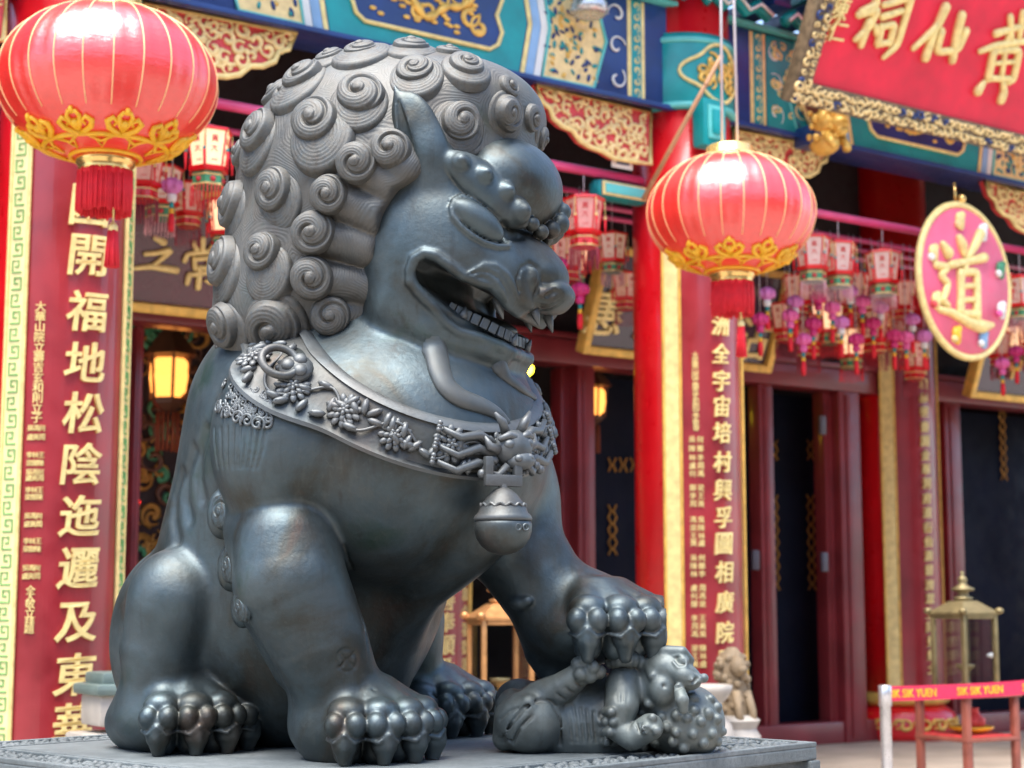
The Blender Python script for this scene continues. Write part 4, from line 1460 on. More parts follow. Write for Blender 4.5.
# columns standing in the front wall of the hall
ys = [371, 385, 399, 413, 428, 442, 456, 470, 484, 499, 513, 528, 542, 556, 570, 585, 599, 613, 627, 641, 655, 668]
main = list(zip('松壇赤徑嗇園金華洞府道衍仙源普濟眾生同登樂土', zs_on(920, ys, -1.7)))
column(8.37, -2.0, .35, (.72, 3.86), main=main, main_pos=(.095, -3), strip=(GOLDP, None), capital=False)
TL = t_on(414, -2.0, 640)
ys = [360, 390, 420, 450, 480, 510, 540, 560, 582, 600, 622, 645, 668, 690]
main = list(zip('洞天福澤長留德澤廣善奉順及東', zs_on(447, ys, -1.65)))
column(TL, -2.0, .35, (.62, 3.86), main=main, main_pos=(.145, 2), small=[('福德壽康寧安樂善慶吉祥和合'[j % 13], z, .1, 34) for j, z in enumerate(zs_on(463, np.linspace(400, 700, 18), -1.7))] +
       [('香花燈水果茶食寶珠衣'[j % 10], z, .1, -34) for j, z in enumerate(zs_on(420, np.linspace(400, 700, 18), -1.7))], small_pos=(0, None), strip=(GOLDP, None), capital=False)
column(12.6, -2.0, .35, None, capital=False)
column(8.4, 0, .35, (.62, 3.86), strip=(GOLDP, None))

# ------------------------------------------------------------------ painted beam, carved spandrels, eave
ZB0, ZB1 = 4.65, 5.32
g = MB(); g.mat(BLUE)
g.box(L(4, 0, (ZB0 + ZB1) / 2), (22, .36, ZB1 - ZB0), .012)
beam = g.build('painted_beam', hall, autosmooth=True)
def bp_(g, poly, d0, d1, m_):
    g.mat(m_)
    g.prism(poly, L(0, .18, 0), (1, 0, 0), (0, 0, 1), (0, -1, 0), d0, d1)
def edge_tube(g, poly, d, th, m_, closed=True):
    g.mat(m_); g.smooth = True
    g.tube([L(p[0], .18 + d, p[1]) for p in poly], th, 6, closed=closed)
    g.smooth = False
def decorate(t0, t1, seed):
    """one bay of the beam: end strip, floral field, chevrons, cartouche with gold cloud scrolls"""
    rq = random.Random(seed)
    zb, zt, zm = ZB0 + .015, ZB1 - .015, (ZB0 + ZB1) / 2
    g = MB()
    fnb = lambda x, y, z: L(x, .18 + .006 + z, y)
    for e, s in ((t0, 1), (t1, -1)):
        X = lambda q: e + s * q
        bp_(g, [(X(.10), zb), (X(.24), zb), (X(.24), zt), (X(.10), zt)], -.01, .006, GOLDP)      # end strip
        bp_(g, [(X(.13), zb), (X(.21), zb), (X(.21), zt), (X(.13), zt)], -.01, .009, TEAL)
        g.mat(GOLDP); g.smooth = True
        for k in range(9):
            spiral(g, fnb, X(.17), zb + (k + .5) * (zt - zb) / 9, .03, 1.2, .26, 1 if k % 2 else -1)
        g.mat(WHITE)
        for k in range(3):                                                                         # pale curls on blue
            spiral(g, fnb, X(.33), zb + .10 + k * .21, .075, 1.15, .13, s if k % 2 else -s, 1.2 * k)
        g.smooth = False
        # floral hexagon field
        hexa = [(X(.44), zm), (X(.52), zt), (X(.98), zt), (X(.98), zb), (X(.52), zb)]
        hexa = [(X(.42), zm), (X(.52), zt), (X(.92), zt), (X(.86), zm), (X(.92), zb), (X(.52), zb)]
        bp_(g, hexa, -.01, .008, CARVG)
        edge_tube(g, hexa, .012, .012, TEAL_L)
        g.smooth = True
        for k in range(96):
            for _ in range(20):
                p = (X(rq.uniform(.47, .88)), rq.uniform(zb + .04, zt - .04))
                if in_poly(p, hexa): break
            g.mat((TEAL, BLUE, TEAL, BLUE, GOLD)[k % 5])
            a = rq.uniform(0, 6.3)
            ax_ = np.array([[math.cos(a), 0, math.sin(a)], [-math.sin(a), 0, math.cos(a)], [0, -1, 0]])
            g.ball(L(p[0], .192, p[1]), (rq.uniform(.018, .030), rq.uniform(.009, .015), .008), 8, ax_)
        g.mat(GOLDP)
        for k in range(6): spiral(g, fnb, X(rq.uniform(.55, .82)), rq.uniform(zb + .1, zt - .1), rq.uniform(.05, .08), 1.6, .12, rq.choice((-1, 1)), rq.uniform(0, 6))
        g.smooth = False
        # chevron bands toward the middle
        for (q, w, m_) in ((.93, .05, WHITE), (.985, .06, BLUE_L), (1.05, .03, GOLDP)):
            bp_(g, [(X(q), zb), (X(q - .06), zm), (X(q), zt), (X(q + w), zt), (X(q + w - .06), zm), (X(q + w), zb)], -.01, .007, m_)
    a, b_ = t0 + 1.09, t1 - 1.09
    if b_ - a > .6:
        bp_(g, [(a, zb), (a - .06, zm), (a, zt), (b_, zt), (b_ + .06, zm), (b_, zb)], -.01, .005, TEAL)
        ca, cb = a + .14, b_ - .14
        car = []
        for (x, y) in ((ca + .08, zb + .10), (cb - .08, zb + .10)): car.append((x, y))
        car += [(cb - .02, zb + .14), (cb + .01, zb + .22), (cb - .03, zm), (cb + .01, zt - .22), (cb - .02, zt - .14), (cb - .08, zt - .08), (ca + .08, zt - .08), (ca + .02, zt - .14), (ca - .01, zt - .22), (ca + .03, zm), (ca - .01, zb + .22), (ca + .02, zb + .14)]
        bp_(g, car, -.01, .010, BLUE)
        edge_tube(g, car, .014, .014, GOLDP)
        g.mat(GOLD); g.smooth = True
        n = int((cb - ca) / .085)
        for k in range(n):                                                                         # flowing dragon-cloud scrolls
            x = ca + .12 + (k + .5) * (cb - ca - .24) / n
            y = zm + .10 * math.sin(k * 1.1)
            spiral(g, fnb, x, y, rq.uniform(.05, .085), 1.35, .27, 1 if k % 2 else -1, rq.uniform(0, 6))
            for q in range(3): g.ball(L(x + rq.uniform(-.04, .04), .196, zm + rq.uniform(-.17, .17)), (.026, .010, .014), 7)
        wv = [L(x, .198, zm + .09 * math.sin((x - ca) * 9) + .03 * math.sin((x - ca) * 23)) for x in np.linspace(ca + .12, cb - .12, 70)]
        g.tube(wv, [.016 + .012 * abs(math.sin(k * .4)) for k in range(70)], 7)
        g.smooth = False
    g.build('beam_painting', beam)
decorate(.36, T2 - .36, 1); decorate(T2 + .36, 8.04, 2); decorate(8.76, 13, 3)
# teal field with a gilt medallion just past the middle column
g = MB(); fnb = lambda x, y, z: L(x, .195 + z, y)
a_, b_ = T2 + .36 + .25, T2 + .36 + .95
bp_(g, [(a_, ZB0 + .016), (b_, ZB0 + .016), (b_, ZB1 - .016), (a_, ZB1 - .016)], -.01, .0125, TEAL)
g.smooth = True; rq = random.Random(77); g.mat(GOLDP)
for k in range(44): spiral(g, fnb, rq.uniform(a_ + .05, b_ - .05), rq.uniform(ZB0 + .06, ZB1 - .06), rq.uniform(.03, .05), 1.3, .22, rq.choice((-1, 1)), rq.uniform(0, 6))
zc_ = (ZB0 + ZB1) / 2; xc_ = (a_ + b_) / 2 + .08
q = [(xc_ + .17 * math.cos(t) * (1 + .12 * math.cos(4 * t)), zc_ + .25 * math.sin(t) * (1 + .12 * math.cos(4 * t))) for t in np.linspace(0, 2 * math.pi, 40, endpoint=False)]
g.smooth = False; bp_(g, q, -.01, .030, BROWN); edge_tube(g, q, .034, .014, GOLDP)
g.smooth = True; g.mat(GOLD)
fnm = lambda x, y, z: L(x, .215 + z, y)
for k in range(14): spiral(g, fnm, xc_ + rq.uniform(-.09, .09), zc_ + rq.uniform(-.16, .16), rq.uniform(.035, .06), 1.3, .34, rq.choice((-1, 1)), rq.uniform(0, 6))
g.build('beam_medallion', beam)
g = MB(); g.mat(BLUE); g.box(L(4, .20, ZB0 - .012), (22, .06, .03), .004)
g.mat(TEAL_L); g.box(L(4, .20, ZB1 + .015), (22, .08, .03), .004)
g.build('beam_edging', beam, autosmooth=True)
# spandrels: outline traced on the column plane, then mirrored to the other columns
PXS = [(533, 86), (648, 113), (648, 166), (630, 163), (612, 160), (600, 153), (588, 149), (578, 143), (570, 132), (560, 128), (551, 120), (548, 110), (540, 104)]
SPN = [(lambda q: (q[0] - (T2 - .35), q[1] - ZB0))(on(x, y, .1)) for x, y in PXS]
zoff = max(q[1] for q in SPN)
SPN = [(min(q[0], 0.0), q[1] - zoff - .01) for q in SPN]
def spandrel(tcol, side, z=ZB0):
    poly = [(tcol + side * (-q[0]) + side * .345, z + q[1]) for q in SPN]
    g = MB(); g.mat(CARVR)
    g.prism(poly, L(0, .06, 0), (1, 0, 0), (0, 0, 1), (0, -1, 0), 0, .05)
    edge = [L(p[0], .118, p[1]) for p in poly]
    g.mat(GOLDP); g.smooth = True
    g.tube(edge, .018, 7, closed=True)
    rq = random.Random(int(tcol * 10) + side)
    fn = lambda x, y, zz: L(x, .112 + zz, y)
    g.mat(CARVG)
    xs = [p[0] for p in poly]; zs = [p[1] for p in poly]
    got = []
    for _ in range(700):
        p = (rq.uniform(min(xs), max(xs)), rq.uniform(min(zs), max(zs)))
        r = rq.uniform(.032, .055)
        if any((p[0] - q[0]) ** 2 + (p[1] - q[1]) ** 2 < (.68 * (r + q[2])) ** 2 for q in got): continue
        if not all(in_poly((p[0] + r * .8 * math.cos(a), p[1] + r * .8 * math.sin(a)), poly) for a in np.linspace(0, 6.28, 8)): continue
        got.append((p[0], p[1], r))
        spiral(g, fn, p[0], p[1], r, 1.35, .36, rq.choice((-1, 1)), rq.uniform(0, 6))
        for q in range(2):
            a = rq.uniform(0, 6.3); g.ball(fn(p[0] + r * 1.0 * math.cos(a), p[1] + r * 1.0 * math.sin(a), .006), (.022, .008, .012), 7)
    g.build('carved_spandrel', hall)
spandrel(0, 1); spandrel(T2, -1); spandrel(T2, 1); spandrel(8.4, -1); spandrel(0, -1)
# eave: bracket row, rafters and roof slab above the beam
g = MB(); g.mat(BLUE)
for i in range(60):
    t = -6 + i * .36
    g.box(L(t, .12, 5.50), (.16, .5, .10), .02)
    g.mat(TEAL); g.box(L(t, .30, 5.62), (.12, .7, .09), .02); g.mat(BLUE)
br_ = g.build('bracket_set', hall, autosmooth=True)
g = MB()
for i in range(24):
    t = -4.2 + i * .72
    P = [L(t - .32, .34, 5.36), L(t - .25, .34, 5.42), L(t - .16, .34, 5.36), L(t - .06, .34, 5.44), L(t + .04, .34, 5.36), L(t + .14, .34, 5.42), L(t + .25, .34, 5.36)]
    g.mat(TEAL); g.smooth = True; g.tube(P, .045, 8)
    g.mat(WHITE); g.tube([p + np.array([0, -.05, -.005]) for p in P], .012, 6)
g.build('cloud_edging', br_)
g = MB(); g.mat(DARKB)
rise = math.tan(R_(24))
EAVE = .72
def roofp(n, dz=0): return 5.78 + (EAVE - n) * rise + dz
for i in range(62):
    t = -6.4 + i * .36
    a, b_ = L(t, EAVE, roofp(EAVE) - .05), L(t, -2.2, roofp(-2.2) - .05)
    g.tube([a, b_], .05, 7)
g.build('rafter', hall)
g = MB(); g.mat(paint('glazed_roof_tile', (.36, .20, .04), .25, .3, 9, coat=.4))
prof = [(EAVE + .07, 0), (-3.5, 0), (-3.5, .14), (EAVE + .07, .14)]
vs = [[g.v(L(t, n, roofp(n, dz))) for n, dz in prof] for t in (-7, 16)]
for k in range(4): g.face([vs[0][k], vs[0][(k + 1) % 4], vs[1][(k + 1) % 4], vs[1][k]])
g.face(vs[0][::-1]); g.face(vs[1])
g.smooth = True
for i in range(76):
    t = -6.9 + i * .30
    g.tube([L(t, EAVE + .1, roofp(EAVE + .1, .16)), L(t, -3.4, roofp(-3.4, .16))], .07, 7)
g.build('roof', hall)
# ================================================================== things hung on the hall
def part_at(g, name, thing, base=None): return g.build(name, thing)
def fabric(name, col, emit=0.0, ecol=None, rough=.45, coat=0.0, trans=.25):
    m, nt, b = new_mat(name)
    f = noise(nt, 30, 3)
    nt.links.new(ramp(nt, f, [(.3, tuple(.9 * c for c in col)), (.7, tuple(min(1, 1.08 * c) for c in col))]), b.inputs['Base Color'])
    b.inputs['Roughness'].default_value = rough
    b.inputs['Coat Weight'].default_value = coat
    b.inputs['Coat Roughness'].default_value = .10
    b.inputs['Coat IOR'].default_value = 1.6
    mpv = N(nt, 'ShaderNodeMapping'); mpv.inputs['Scale'].default_value = (1, 1, 3)
    nt.links.new(nt.nodes['TC'].outputs['Object'], mpv.inputs['Vector'])
    wv = noise(nt, 9, 5, .7, vec=mpv.outputs['Vector'])
    nb = bump(nt, b, wv, .35, .012)
    nt.links.new(nb, b.inputs['Coat Normal'])
    if emit:
        b.inputs['Emission Color'].default_value = (*(ecol or col), 1)
        b.inputs['Emission Strength'].default_value = emit
    return m
SILK = fabric('red_lantern_silk', (.46, .009, .010), .05, (1.0, .06, .03), coat=1.0, rough=.4)
SILK.node_tree.nodes['Principled BSDF'].inputs['Coat IOR'].default_value = 1.75
SILK.node_tree.nodes['Principled BSDF'].inputs['Coat Roughness'].default_value = .22
RIB = paint('gilt_rib', (.95, .55, .25), .4, .1)
YEL = paint('yellow_cloud_paint', (.85, .45, .02), .4, .15, 10)
TASS = fabric('red_tassel_thread', (.72, .012, .025), rough=.7)
GOLDM = paint('polished_gold', (.90, .58, .20), .22, .15, 10, metal=.8)
CORD = paint('pale_cord', (.6, .55, .55), .6, .1)

def fringe(g, r, z0, z1, n, th, m_, sq=1.0):
    g.mat(m_); g.smooth = True
    for i in range(n):
        a = 2 * math.pi * i / n
        w = r * random.uniform(.96, 1.04)
        g.tube([(w * math.cos(a), w * math.sin(a) * sq, z0), (w * 1.03 * math.cos(a), w * 1.03 * math.sin(a) * sq, (z0 + z1) / 2), (w * random.uniform(.97, 1.05) * math.cos(a), w * math.sin(a) * sq, z1 + random.uniform(-.008, .008))], th, 5)

def big_lantern(pos, label, hang_to, tails):
    t = empty('red_lantern', pos, .15, label, 'lantern', 'big red lanterns hung in front of the columns')
    a, c, nr = .475, .345, 24
    g = MB(); g.mat(SILK); g.smooth = True
    nt_, ns = 34, nr * 6
    rings = []
    ph0 = 1.30
    for i in range(nt_ + 1):
        ph = -ph0 + 2 * ph0 * i / nt_
        ring = []
        for k in range(ns):
            q = 2 * math.pi * k / ns
            f = 1 - .010 * abs(math.cos(q * nr / 2)) ** 6 * math.cos(ph)
            ring.append(g.v((a * math.cos(ph) * f * math.cos(q), a * math.cos(ph) * f * math.sin(q), c * math.sin(ph))))
        rings.append(ring)
    for A, B in zip(rings[:-1], rings[1:]):
        for k in range(ns): g.face([A[k], A[(k + 1) % ns], B[(k + 1) % ns], B[k]])
    globe = g.build('globe', t)
    g = MB(); g.mat(RIB); g.smooth = True
    for k in range(nr):
        q = 2 * math.pi * (k + .5) / nr
        g.tube([((a * math.cos(p) + .001) * math.cos(q), (a * math.cos(p) + .001) * math.sin(q), (c + .001) * math.sin(p)) for p in np.linspace(-.62, ph0, 22)], .0028, 5)
    g.build('ribs', globe)
    # yellow cloud collar at the bottom
    g = MB(); g.mat(YEL); g.smooth = True
    def sf(x, y, z):
        """x along the girth in radians, y latitude"""
        r_ = a * math.cos(y) + .004 + z
        return (r_ * math.cos(x), r_ * math.sin(x), (c + .004 + z) * math.sin(y))
    for lat, th in ((-1.00, .012), (-1.26, .010)):
        g.tube([sf(x, lat, 0) for x in np.linspace(0, 2 * math.pi, 90, endpoint=False)], th, 6, closed=True)
    for k in range(10):
        q = 2 * math.pi * k / 10
        for s in (-1, 1):
            P = [sf(q + s * x, y, .003) for x, y in ((.0, -.98), (.10, -.95), (.19, -.90), (.22, -.82), (.15, -.77), (.09, -.82), (.13, -.87))]
            g.tube(P, [.010, .013, .014, .013, .011, .008, .006], 7)
            P = [sf(q + s * x, y, .003) for x, y in ((.0, -.93), (.05, -.85), (.08, -.76), (.04, -.70), (.0, -.72))]
            g.tube(P, [.011, .013, .010, .009, .008], 7)
        g.ball(sf(q, -.84, .004), (.02, .02, .02), 8); g.ball(sf(q, -.68, .003), (.012, .012, .016), 8)
        g.tube([sf(q + .1, -1.02, 0), sf(q + .314, -1.10, .002), sf(q + .52, -1.02, 0)], .008, 5)
        g.tube([sf(q + .2, -1.04, 0), sf(q + .314, -1.20, .002), sf(q + .43, -1.04, 0)], .006, 5)
    g.build('cloud_collar', globe)
    zt = c * math.sin(ph0)
    g = MB(); g.mat(GOLDM)
    g.lathe((0, 0, zt), [(.10, -.03), (.145, -.012), (.15, .008), (.135, .016), (.135, .05), (.12, .06), (.05, .066)], 40)
    g.build('top_cap', t)
    g = MB(); g.mat(GOLDM)
    g.lathe((0, 0, -zt), [(.05, -.075), (.11, -.07), (.118, -.055), (.112, -.045), (.126, -.03), (.128, -.005), (.115, .012), (.09, .02)], 40)
    g.build('bottom_ring', t)
    g = MB(); fringe(g, .112, -zt - .06, -zt - .245, 74, .0052, TASS)
    g.mat(TASS); g.lathe((0, 0, -zt), [(.112, -.06), (.117, -.075), (.112, -.09)], 40)
    fringe(g, .105, -zt - .07, -zt - .235, 50, .006, TASS)
    g.build('tassel', t)
    for (dx, dy, ln) in tails:
        g = MB(); g.mat(GOLDP); g.smooth = True
        g.tube([(dx, dy, -zt - .07), (dx, dy, -zt - .30)], .004, 5)
        g.ball((dx, dy, -zt - .31), (.022, .022, .03), 10)
        g.mat(TASS)
        for k in range(26):
            q = k * 2.4; r_ = .03 * math.sqrt((k + .5) / 26)
            g.tube([(dx + r_ * math.cos(q) * .6, dy + r_ * math.sin(q) * .6, -zt - .32), (dx + r_ * math.cos(q), dy + r_ * math.sin(q), -zt - .32 - ln)], .006, 5)
        g.build('tail_tassel', t)
    g = MB(); g.mat(CORD); g.smooth = True
    h = hang_to - pos[2]
    for s in (-1, 1): g.tube([(.045 * s, 0, zt + .05), (.03 * s, 0, h)], .008, 6)
    g.build('hanging_cord', t)
    return t
p1 = at(108, 84, 7.2); p2 = at(731, 214, 9.4)
big_lantern(p1, 'larger red silk lantern in front of the left couplet column', 6.05, ((.04, .0, .16), ))
big_lantern(p2, 'red silk lantern hanging right of the lion, before the middle column', 6.05, ((.03, -.06, .17),))
def stick():
    a_, b_ = at(722, 55, 10.1), at(643, 200, 10.35)
    o = (a_ + b_) / 2
    g = MB(); g.mat(paint('bamboo_tan', (.40, .20, .09), .5, .25, 8)); g.smooth = True
    g.tube([a_ - o, (a_ * .5 + b_ * .5) - o + UP * .004, b_ - o], [.014, .015, .016], 9)
    for q in (.2, .42, .66, .88): g.ball(a_ + (b_ - a_) * q - o, (.018, .018, .014), 8)
    s_ = g.build('bamboo_pole'); s_.location = o
    tag(s_, 'thin brown bamboo pole leaning across the middle column', 'pole')
stick()
# rod the little lanterns hang from
ZR = 4.19
g = MB(); g.mat(PINK); g.smooth = True
g.tube([L(t, .0, 0) for t in (.33, 1.5, 2.7, T2 - .34)], .030, 10); g.tube([L(t, 0, 0) for t in (T2 + .34, 5.4, 6.8, 8.05)], .030, 10)
g.tube([L(t, 0, 0) for t in (8.75, 10, 12)], .030, 10)
rod = g.build('hanging_rod'); rod.location = HB + UP * ZR; rod.rotation_euler = (0, 0, HRZ)
tag(rod, 'pink painted rod strung with small lanterns between the columns', 'rod')
g = MB(); g.mat(TEAL); g.box(L(T2 - .52, -.02, -.10), (.42, .12, .13), .05); g.mat(GOLDP); g.box(L(T2 - .52, .045, -.10), (.36, .012, .09), .004); g.mat(TEAL_L); g.box(L(T2 - .52, .053, -.10), (.32, .012, .06), .004)
tb = g.build('rod_bracket', rod, autosmooth=True)
g = MB(); g.mat(WHITE); g.box((0, 0, 0), (.17, .012, .10), .004); g.mat(BLUE); g.box((0, -.008, 0), (.10, .01, .05), .003)
tg = g.build('door_plate', autosmooth=True)
t0, z0 = on(622, 161, .08); tg.location = Wd(t0, .08, z0); tg.rotation_euler = (0, 0, HRZ)
tag(tg, 'small white plate with a blue square on the pink rod', 'plate')
g = MB(); g.mat(TEAL); g.box((0, 0, 0), (.20, .12, .32), .03); g.mat(TEAL_L); g.box((0, -.064, 0), (.13, .02, .22), .008); g.mat(TEAL); g.box((0, -.076, 0), (.08, .02, .16), .006)
tg = g.build('junction_box', autosmooth=True)
t0, z0 = on(708, 125, .36); tg.location = Wd(t0, .37, z0); tg.rotation_euler = (0, 0, HRZ)
tag(tg, 'small teal box fixed on the middle column under its capital', 'box')

# ---- palace lanterns
def shade_mat(name, col, lit):
    m = fabric(name, col, lit, (1.0, .62, .34), rough=.6)
    return m
CHAR = paint('red_ink', (.55, .03, .04), .6, .1)
THR_P = fabric('pale_pink_thread', (.74, .36, .38), rough=.7); THR_D = fabric('dusky_red_thread', (.30, .03, .05), rough=.7)
def palace_lantern(name, mat_shade, body, low, lab, seed):
    t = empty(name, (0, 0, 0), 0, lab, 'lantern')
    rq = random.Random(seed)
    g = MB(); g.mat(mat_shade)
    n = 6
    prof = [(.135, -.05), (.128, -.10), (.112, -.20), (.104, -.27)]
    rings = [[g.v((r * math.cos(2 * math.pi * k / n), r * math.sin(2 * math.pi * k / n), z)) for k in range(n)] for r, z in prof]
    for A, B in zip(rings[:-1], rings[1:]):
        for k in range(n): g.face([A[k], B[k], B[(k + 1) % n], A[(k + 1) % n]])
    sh = g.build('shade', t)
    g = MB(); g.mat(CHAR)
    for k in range(n):
        q = 2 * math.pi * (k + .5) / n
        for j, ch in enumerate('黃大仙'):
            r_ = .108 - .010 * j
            def fn(x, y, z): return np.array([r_ * math.cos(q), r_ * math.sin(q), -.105 - j * .058]) + np.array([-math.sin(q), math.cos(q), 0]) * x + UP * y + np.array([math.cos(q), math.sin(q), 0]) * (z)
            put_text(g, ch, fn, .045, .006, .01)
    g.build('red_characters', sh)
    g = MB(); g.mat(body); g.smooth = False
    for k in range(n):
        q = 2 * math.pi * k / n
        g.tube([(.137 * math.cos(q), .137 * math.sin(q), -.04), (.106 * math.cos(q), .106 * math.sin(q), -.275)], .006, 5)
    g.lathe((0, 0, 0), [(.03, 0), (.06, -.015), (.15, -.035), (.155, -.05), (.13, -.055)], 6, smooth=False)
    g.lathe((0, 0, 0), [(.10, -.265), (.13, -.275), (.125, -.30), (.10, -.305)], 6, smooth=False)
    g.build('frame', t)
    g = MB(); g.mat(low)
    g.lathe((0, 0, 0), [(.095, -.30), (.10, -.325), (.10, -.385), (.085, -.40)], 6, smooth=False)
    g.mat(GOLDP)
    for z in (-.325, -.385): g.lathe((0, 0, 0), [(.102, z - .006), (.108, z), (.102, z + .006)], 6, smooth=False)
    g.mat(CHAR)
    for k in range(n): g.ball((.098 * math.cos(2 * math.pi * (k + .5) / n) * .9, .098 * math.sin(2 * math.pi * (k + .5) / n) * .9, -.355), (.02, .02, .018), 6)
    g.build('lower_tier', t)
    g = MB(); fringe(g, .10, -.39, -.50 - .05 * rq.random(), 26, .0035, (THR_P, THR_D, TASS)[seed - 1])
    g.build('fringe', t)
    g = MB(); g.smooth = True
    g.mat(GOLDP); g.tube([(0, 0, -.045), (.002, 0, -.17)], .0035, 5)
    g.mat((TEAL, GOLDP, TEAL)[seed - 1]); g.ball((.002, 0, -.18), .012, 7)
    g.mat(TASS); g.tube([(.002, 0, -.19), (.003, 0, -.30)], [.010, .006], 6)
    st0 = g.build('side_tassel', t)
    for k in range(n):
        q = 2 * math.pi * k / n
        o_ = st0 if k == 0 else link('side_tassel', st0.data, t)
        o_.location = (.15 * math.cos(q), .15 * math.sin(q), 0)
    g = MB(); g.mat(CORD); g.smooth = True; g.tube([(0, 0, 0), (0, 0, .12)], .004, 5)
    g.build('hook_cord', t)
    return t
SH_W = shade_mat('white_lantern_paper', (.52, .36, .36), .03)
SH_P = shade_mat('pink_lantern_paper', (.55, .20, .22), .03)
SH_L = shade_mat('lit_lantern_paper', (.80, .42, .28), .16)
PGRN = paint('lantern_green', (.06, .26, .12), .45, .2)
lp = [palace_lantern('palace_lantern', SH_W, RED, PGRN, None, 1), palace_lantern('palace_lantern', SH_P, RED, RED, None, 2), palace_lantern('palace_lantern', SH_L, RED, PGRN, None, 3)]
GRP = 'small palace lanterns hung in rows under the beam'
# px, depth row n, hang height drop, kind
spots = [(207, 0.0, 0, 2, 'lit white palace lantern hanging between the left red lantern and the mane'),
         (160, -.9, .0, 0, None), (226, -.6, .22, 2, None), (142, -.4, .05, 1, None), (236, -.9, .12, 1, None), (188, -1.0, .05, 1, None),
         (567, -.5, .16, 1, None), (584, 0.0, .02, 1, 'pink palace lantern on the rod closest to the lion brow'), (612, -.45, .10, 0, None), (572, -1.0, .05, 2, None), (625, -1.0, .22, 1, None),
         (796, -.5, .18, 1, None), (812, 0.0, .02, 0, 'white palace lantern on the rod right beside the right red lantern'), (838, 0.0, .03, 0, None), (852, -.55, .08, 1, None), (882, 0.0, .04, 0, None), (868, -1.0, .2, 1, None),
         (900, -.5, .10, 1, None), (826, -.9, .25, 2, None), (848, -.8, .45, 2, None), (892, -.9, .30, 1, None), (910, -1.0, .45, 1, None), (872, -.5, .36, 1, None), (806, -1.0, .35, 1, None), (784, -.9, .3, 1, None),
         (1000, -.1, .04, 1, 'pink palace lantern hanging just right of the round sign'), (1018, 0.0, .06, 0, None), (1012, -.8, .25, 2, None), (995, -.7, .35, 1, None), (1030, -.6, .2, 1, None)]
def ordinal(i, n):
    if n == 1: return 'the only'
    if i == 0: return 'leftmost of the'
    if i == n - 1: return 'rightmost of the'
    return ('second', 'third', 'fourth', 'fifth', 'sixth', 'seventh', 'eighth', 'ninth', 'tenth')[i - 1] + ' from left of the'
used_l = set()
for (px, n, dz, k, lab) in spots:
    o = lp[k] if k not in used_l else copy_tree(lp[k])
    used_l.add(k)
    t0 = t_on(px, n, 230)
    o.location = Wd(t0, n, ZR - .13 - dz)
    o.rotation_euler = (0, 0, random.uniform(0, 1.05))
    s_ = .88 if n == 0 else random.uniform(.72, .9); o.scale = (s_, s_, s_)
    o['group'] = GRP; o['category'] = 'lantern'
    side = 'left of the mane' if px < 300 else ('by the middle column' if px < 640 else ('right of the right red lantern' if px < 940 else 'beyond the round sign'))
    kind = ('white', 'pink', 'warmly lit')[k]
    same = sorted(q[0] for q in spots if q[3] == k and (q[0] < 300, q[0] < 640, q[0] < 940) == (px < 300, px < 640, px < 940))
    o['label'] = ordinal(same.index(px), len(same)) + f' {kind} palace lantern{"s" if len(same) > 1 else ""} {side}'
    for ch in o.children:
        if ch.name.startswith('hook_cord'): ch.scale = (1, 1, (dz + .13) / .12 / s_)
# rods that carry the inner rows
for n in (-.5, -.75, -1.0):
    g = MB(); g.mat(PINK); g.smooth = True
    g.tube([L(t, 0, 0) for t in (-2, 4, 12.5)], .02, 8)
    r_ = g.build('hanging_rod'); r_.location = Wd(0, n, ZR + .01); r_.rotation_euler = (0, 0, HRZ)
    tag(r_, 'thin rod in the porch carrying the ' + {-.5: 'foremost', -.75: 'middle', -1.0: 'rearmost'}[n] + ' inner row of lanterns', 'rod', 'inner lantern rods')
# ---- lotus tassels
def lotus(name, cm, nm, seed):
    rq = random.Random(seed)
    t = empty(name)
    g = MB(); g.mat(cm); g.smooth = True
    g.lathe((0, 0, 0), [(0, .0), (.028, -.008), (.050, -.03), (.054, -.05), (.046, -.075), (.030, -.092), (.02, -.098)], 14)
    for k in range(7):
        q = 2 * math.pi * k / 7; g.ball((.046 * math.cos(q), .046 * math.sin(q), -.05), (.018, .018, .034), 8)
    g.build('bud', t)
    g = MB(); g.mat(nm); g.smooth = True
    g.lathe((0, 0, 0), [(.018, -.092), (.03, -.11), (.026, -.14), (.014, -.145)], 12)
    g.build('neck', t)
    g = MB(); g.smooth = True
    for (m_, z0, z1, r) in ((TEAL, -.145, -.18, .014), (YEL, -.18, -.215, .016), (TASS, -.21, -.31, .02)):
        g.mat(m_); g.tube([(0, 0, z0), (0, 0, (z0 + z1) / 2), (0, 0, z1)], [r * .8, r, r * .8], 7)
    g.build('tail', t)
    g = MB(); g.mat(CORD); g.smooth = True; g.tube([(0, 0, -.01), (0, 0, 1)], .003, 5)
    g.build('cord', t)
    return t
VIO = fabric('violet_silk', (.66, .20, .50)); MAG = fabric('magenta_silk', (.62, .03, .18)); HOT = fabric('hot_pink_silk', (.80, .13, .36))
lt = {'violet': lotus('lotus_tassel', VIO, WHITE, 1), 'magenta': lotus('lotus_tassel', MAG, MAG, 2), 'bright pink': lotus('lotus_tassel', HOT, HOT, 3)}
usedt = set()
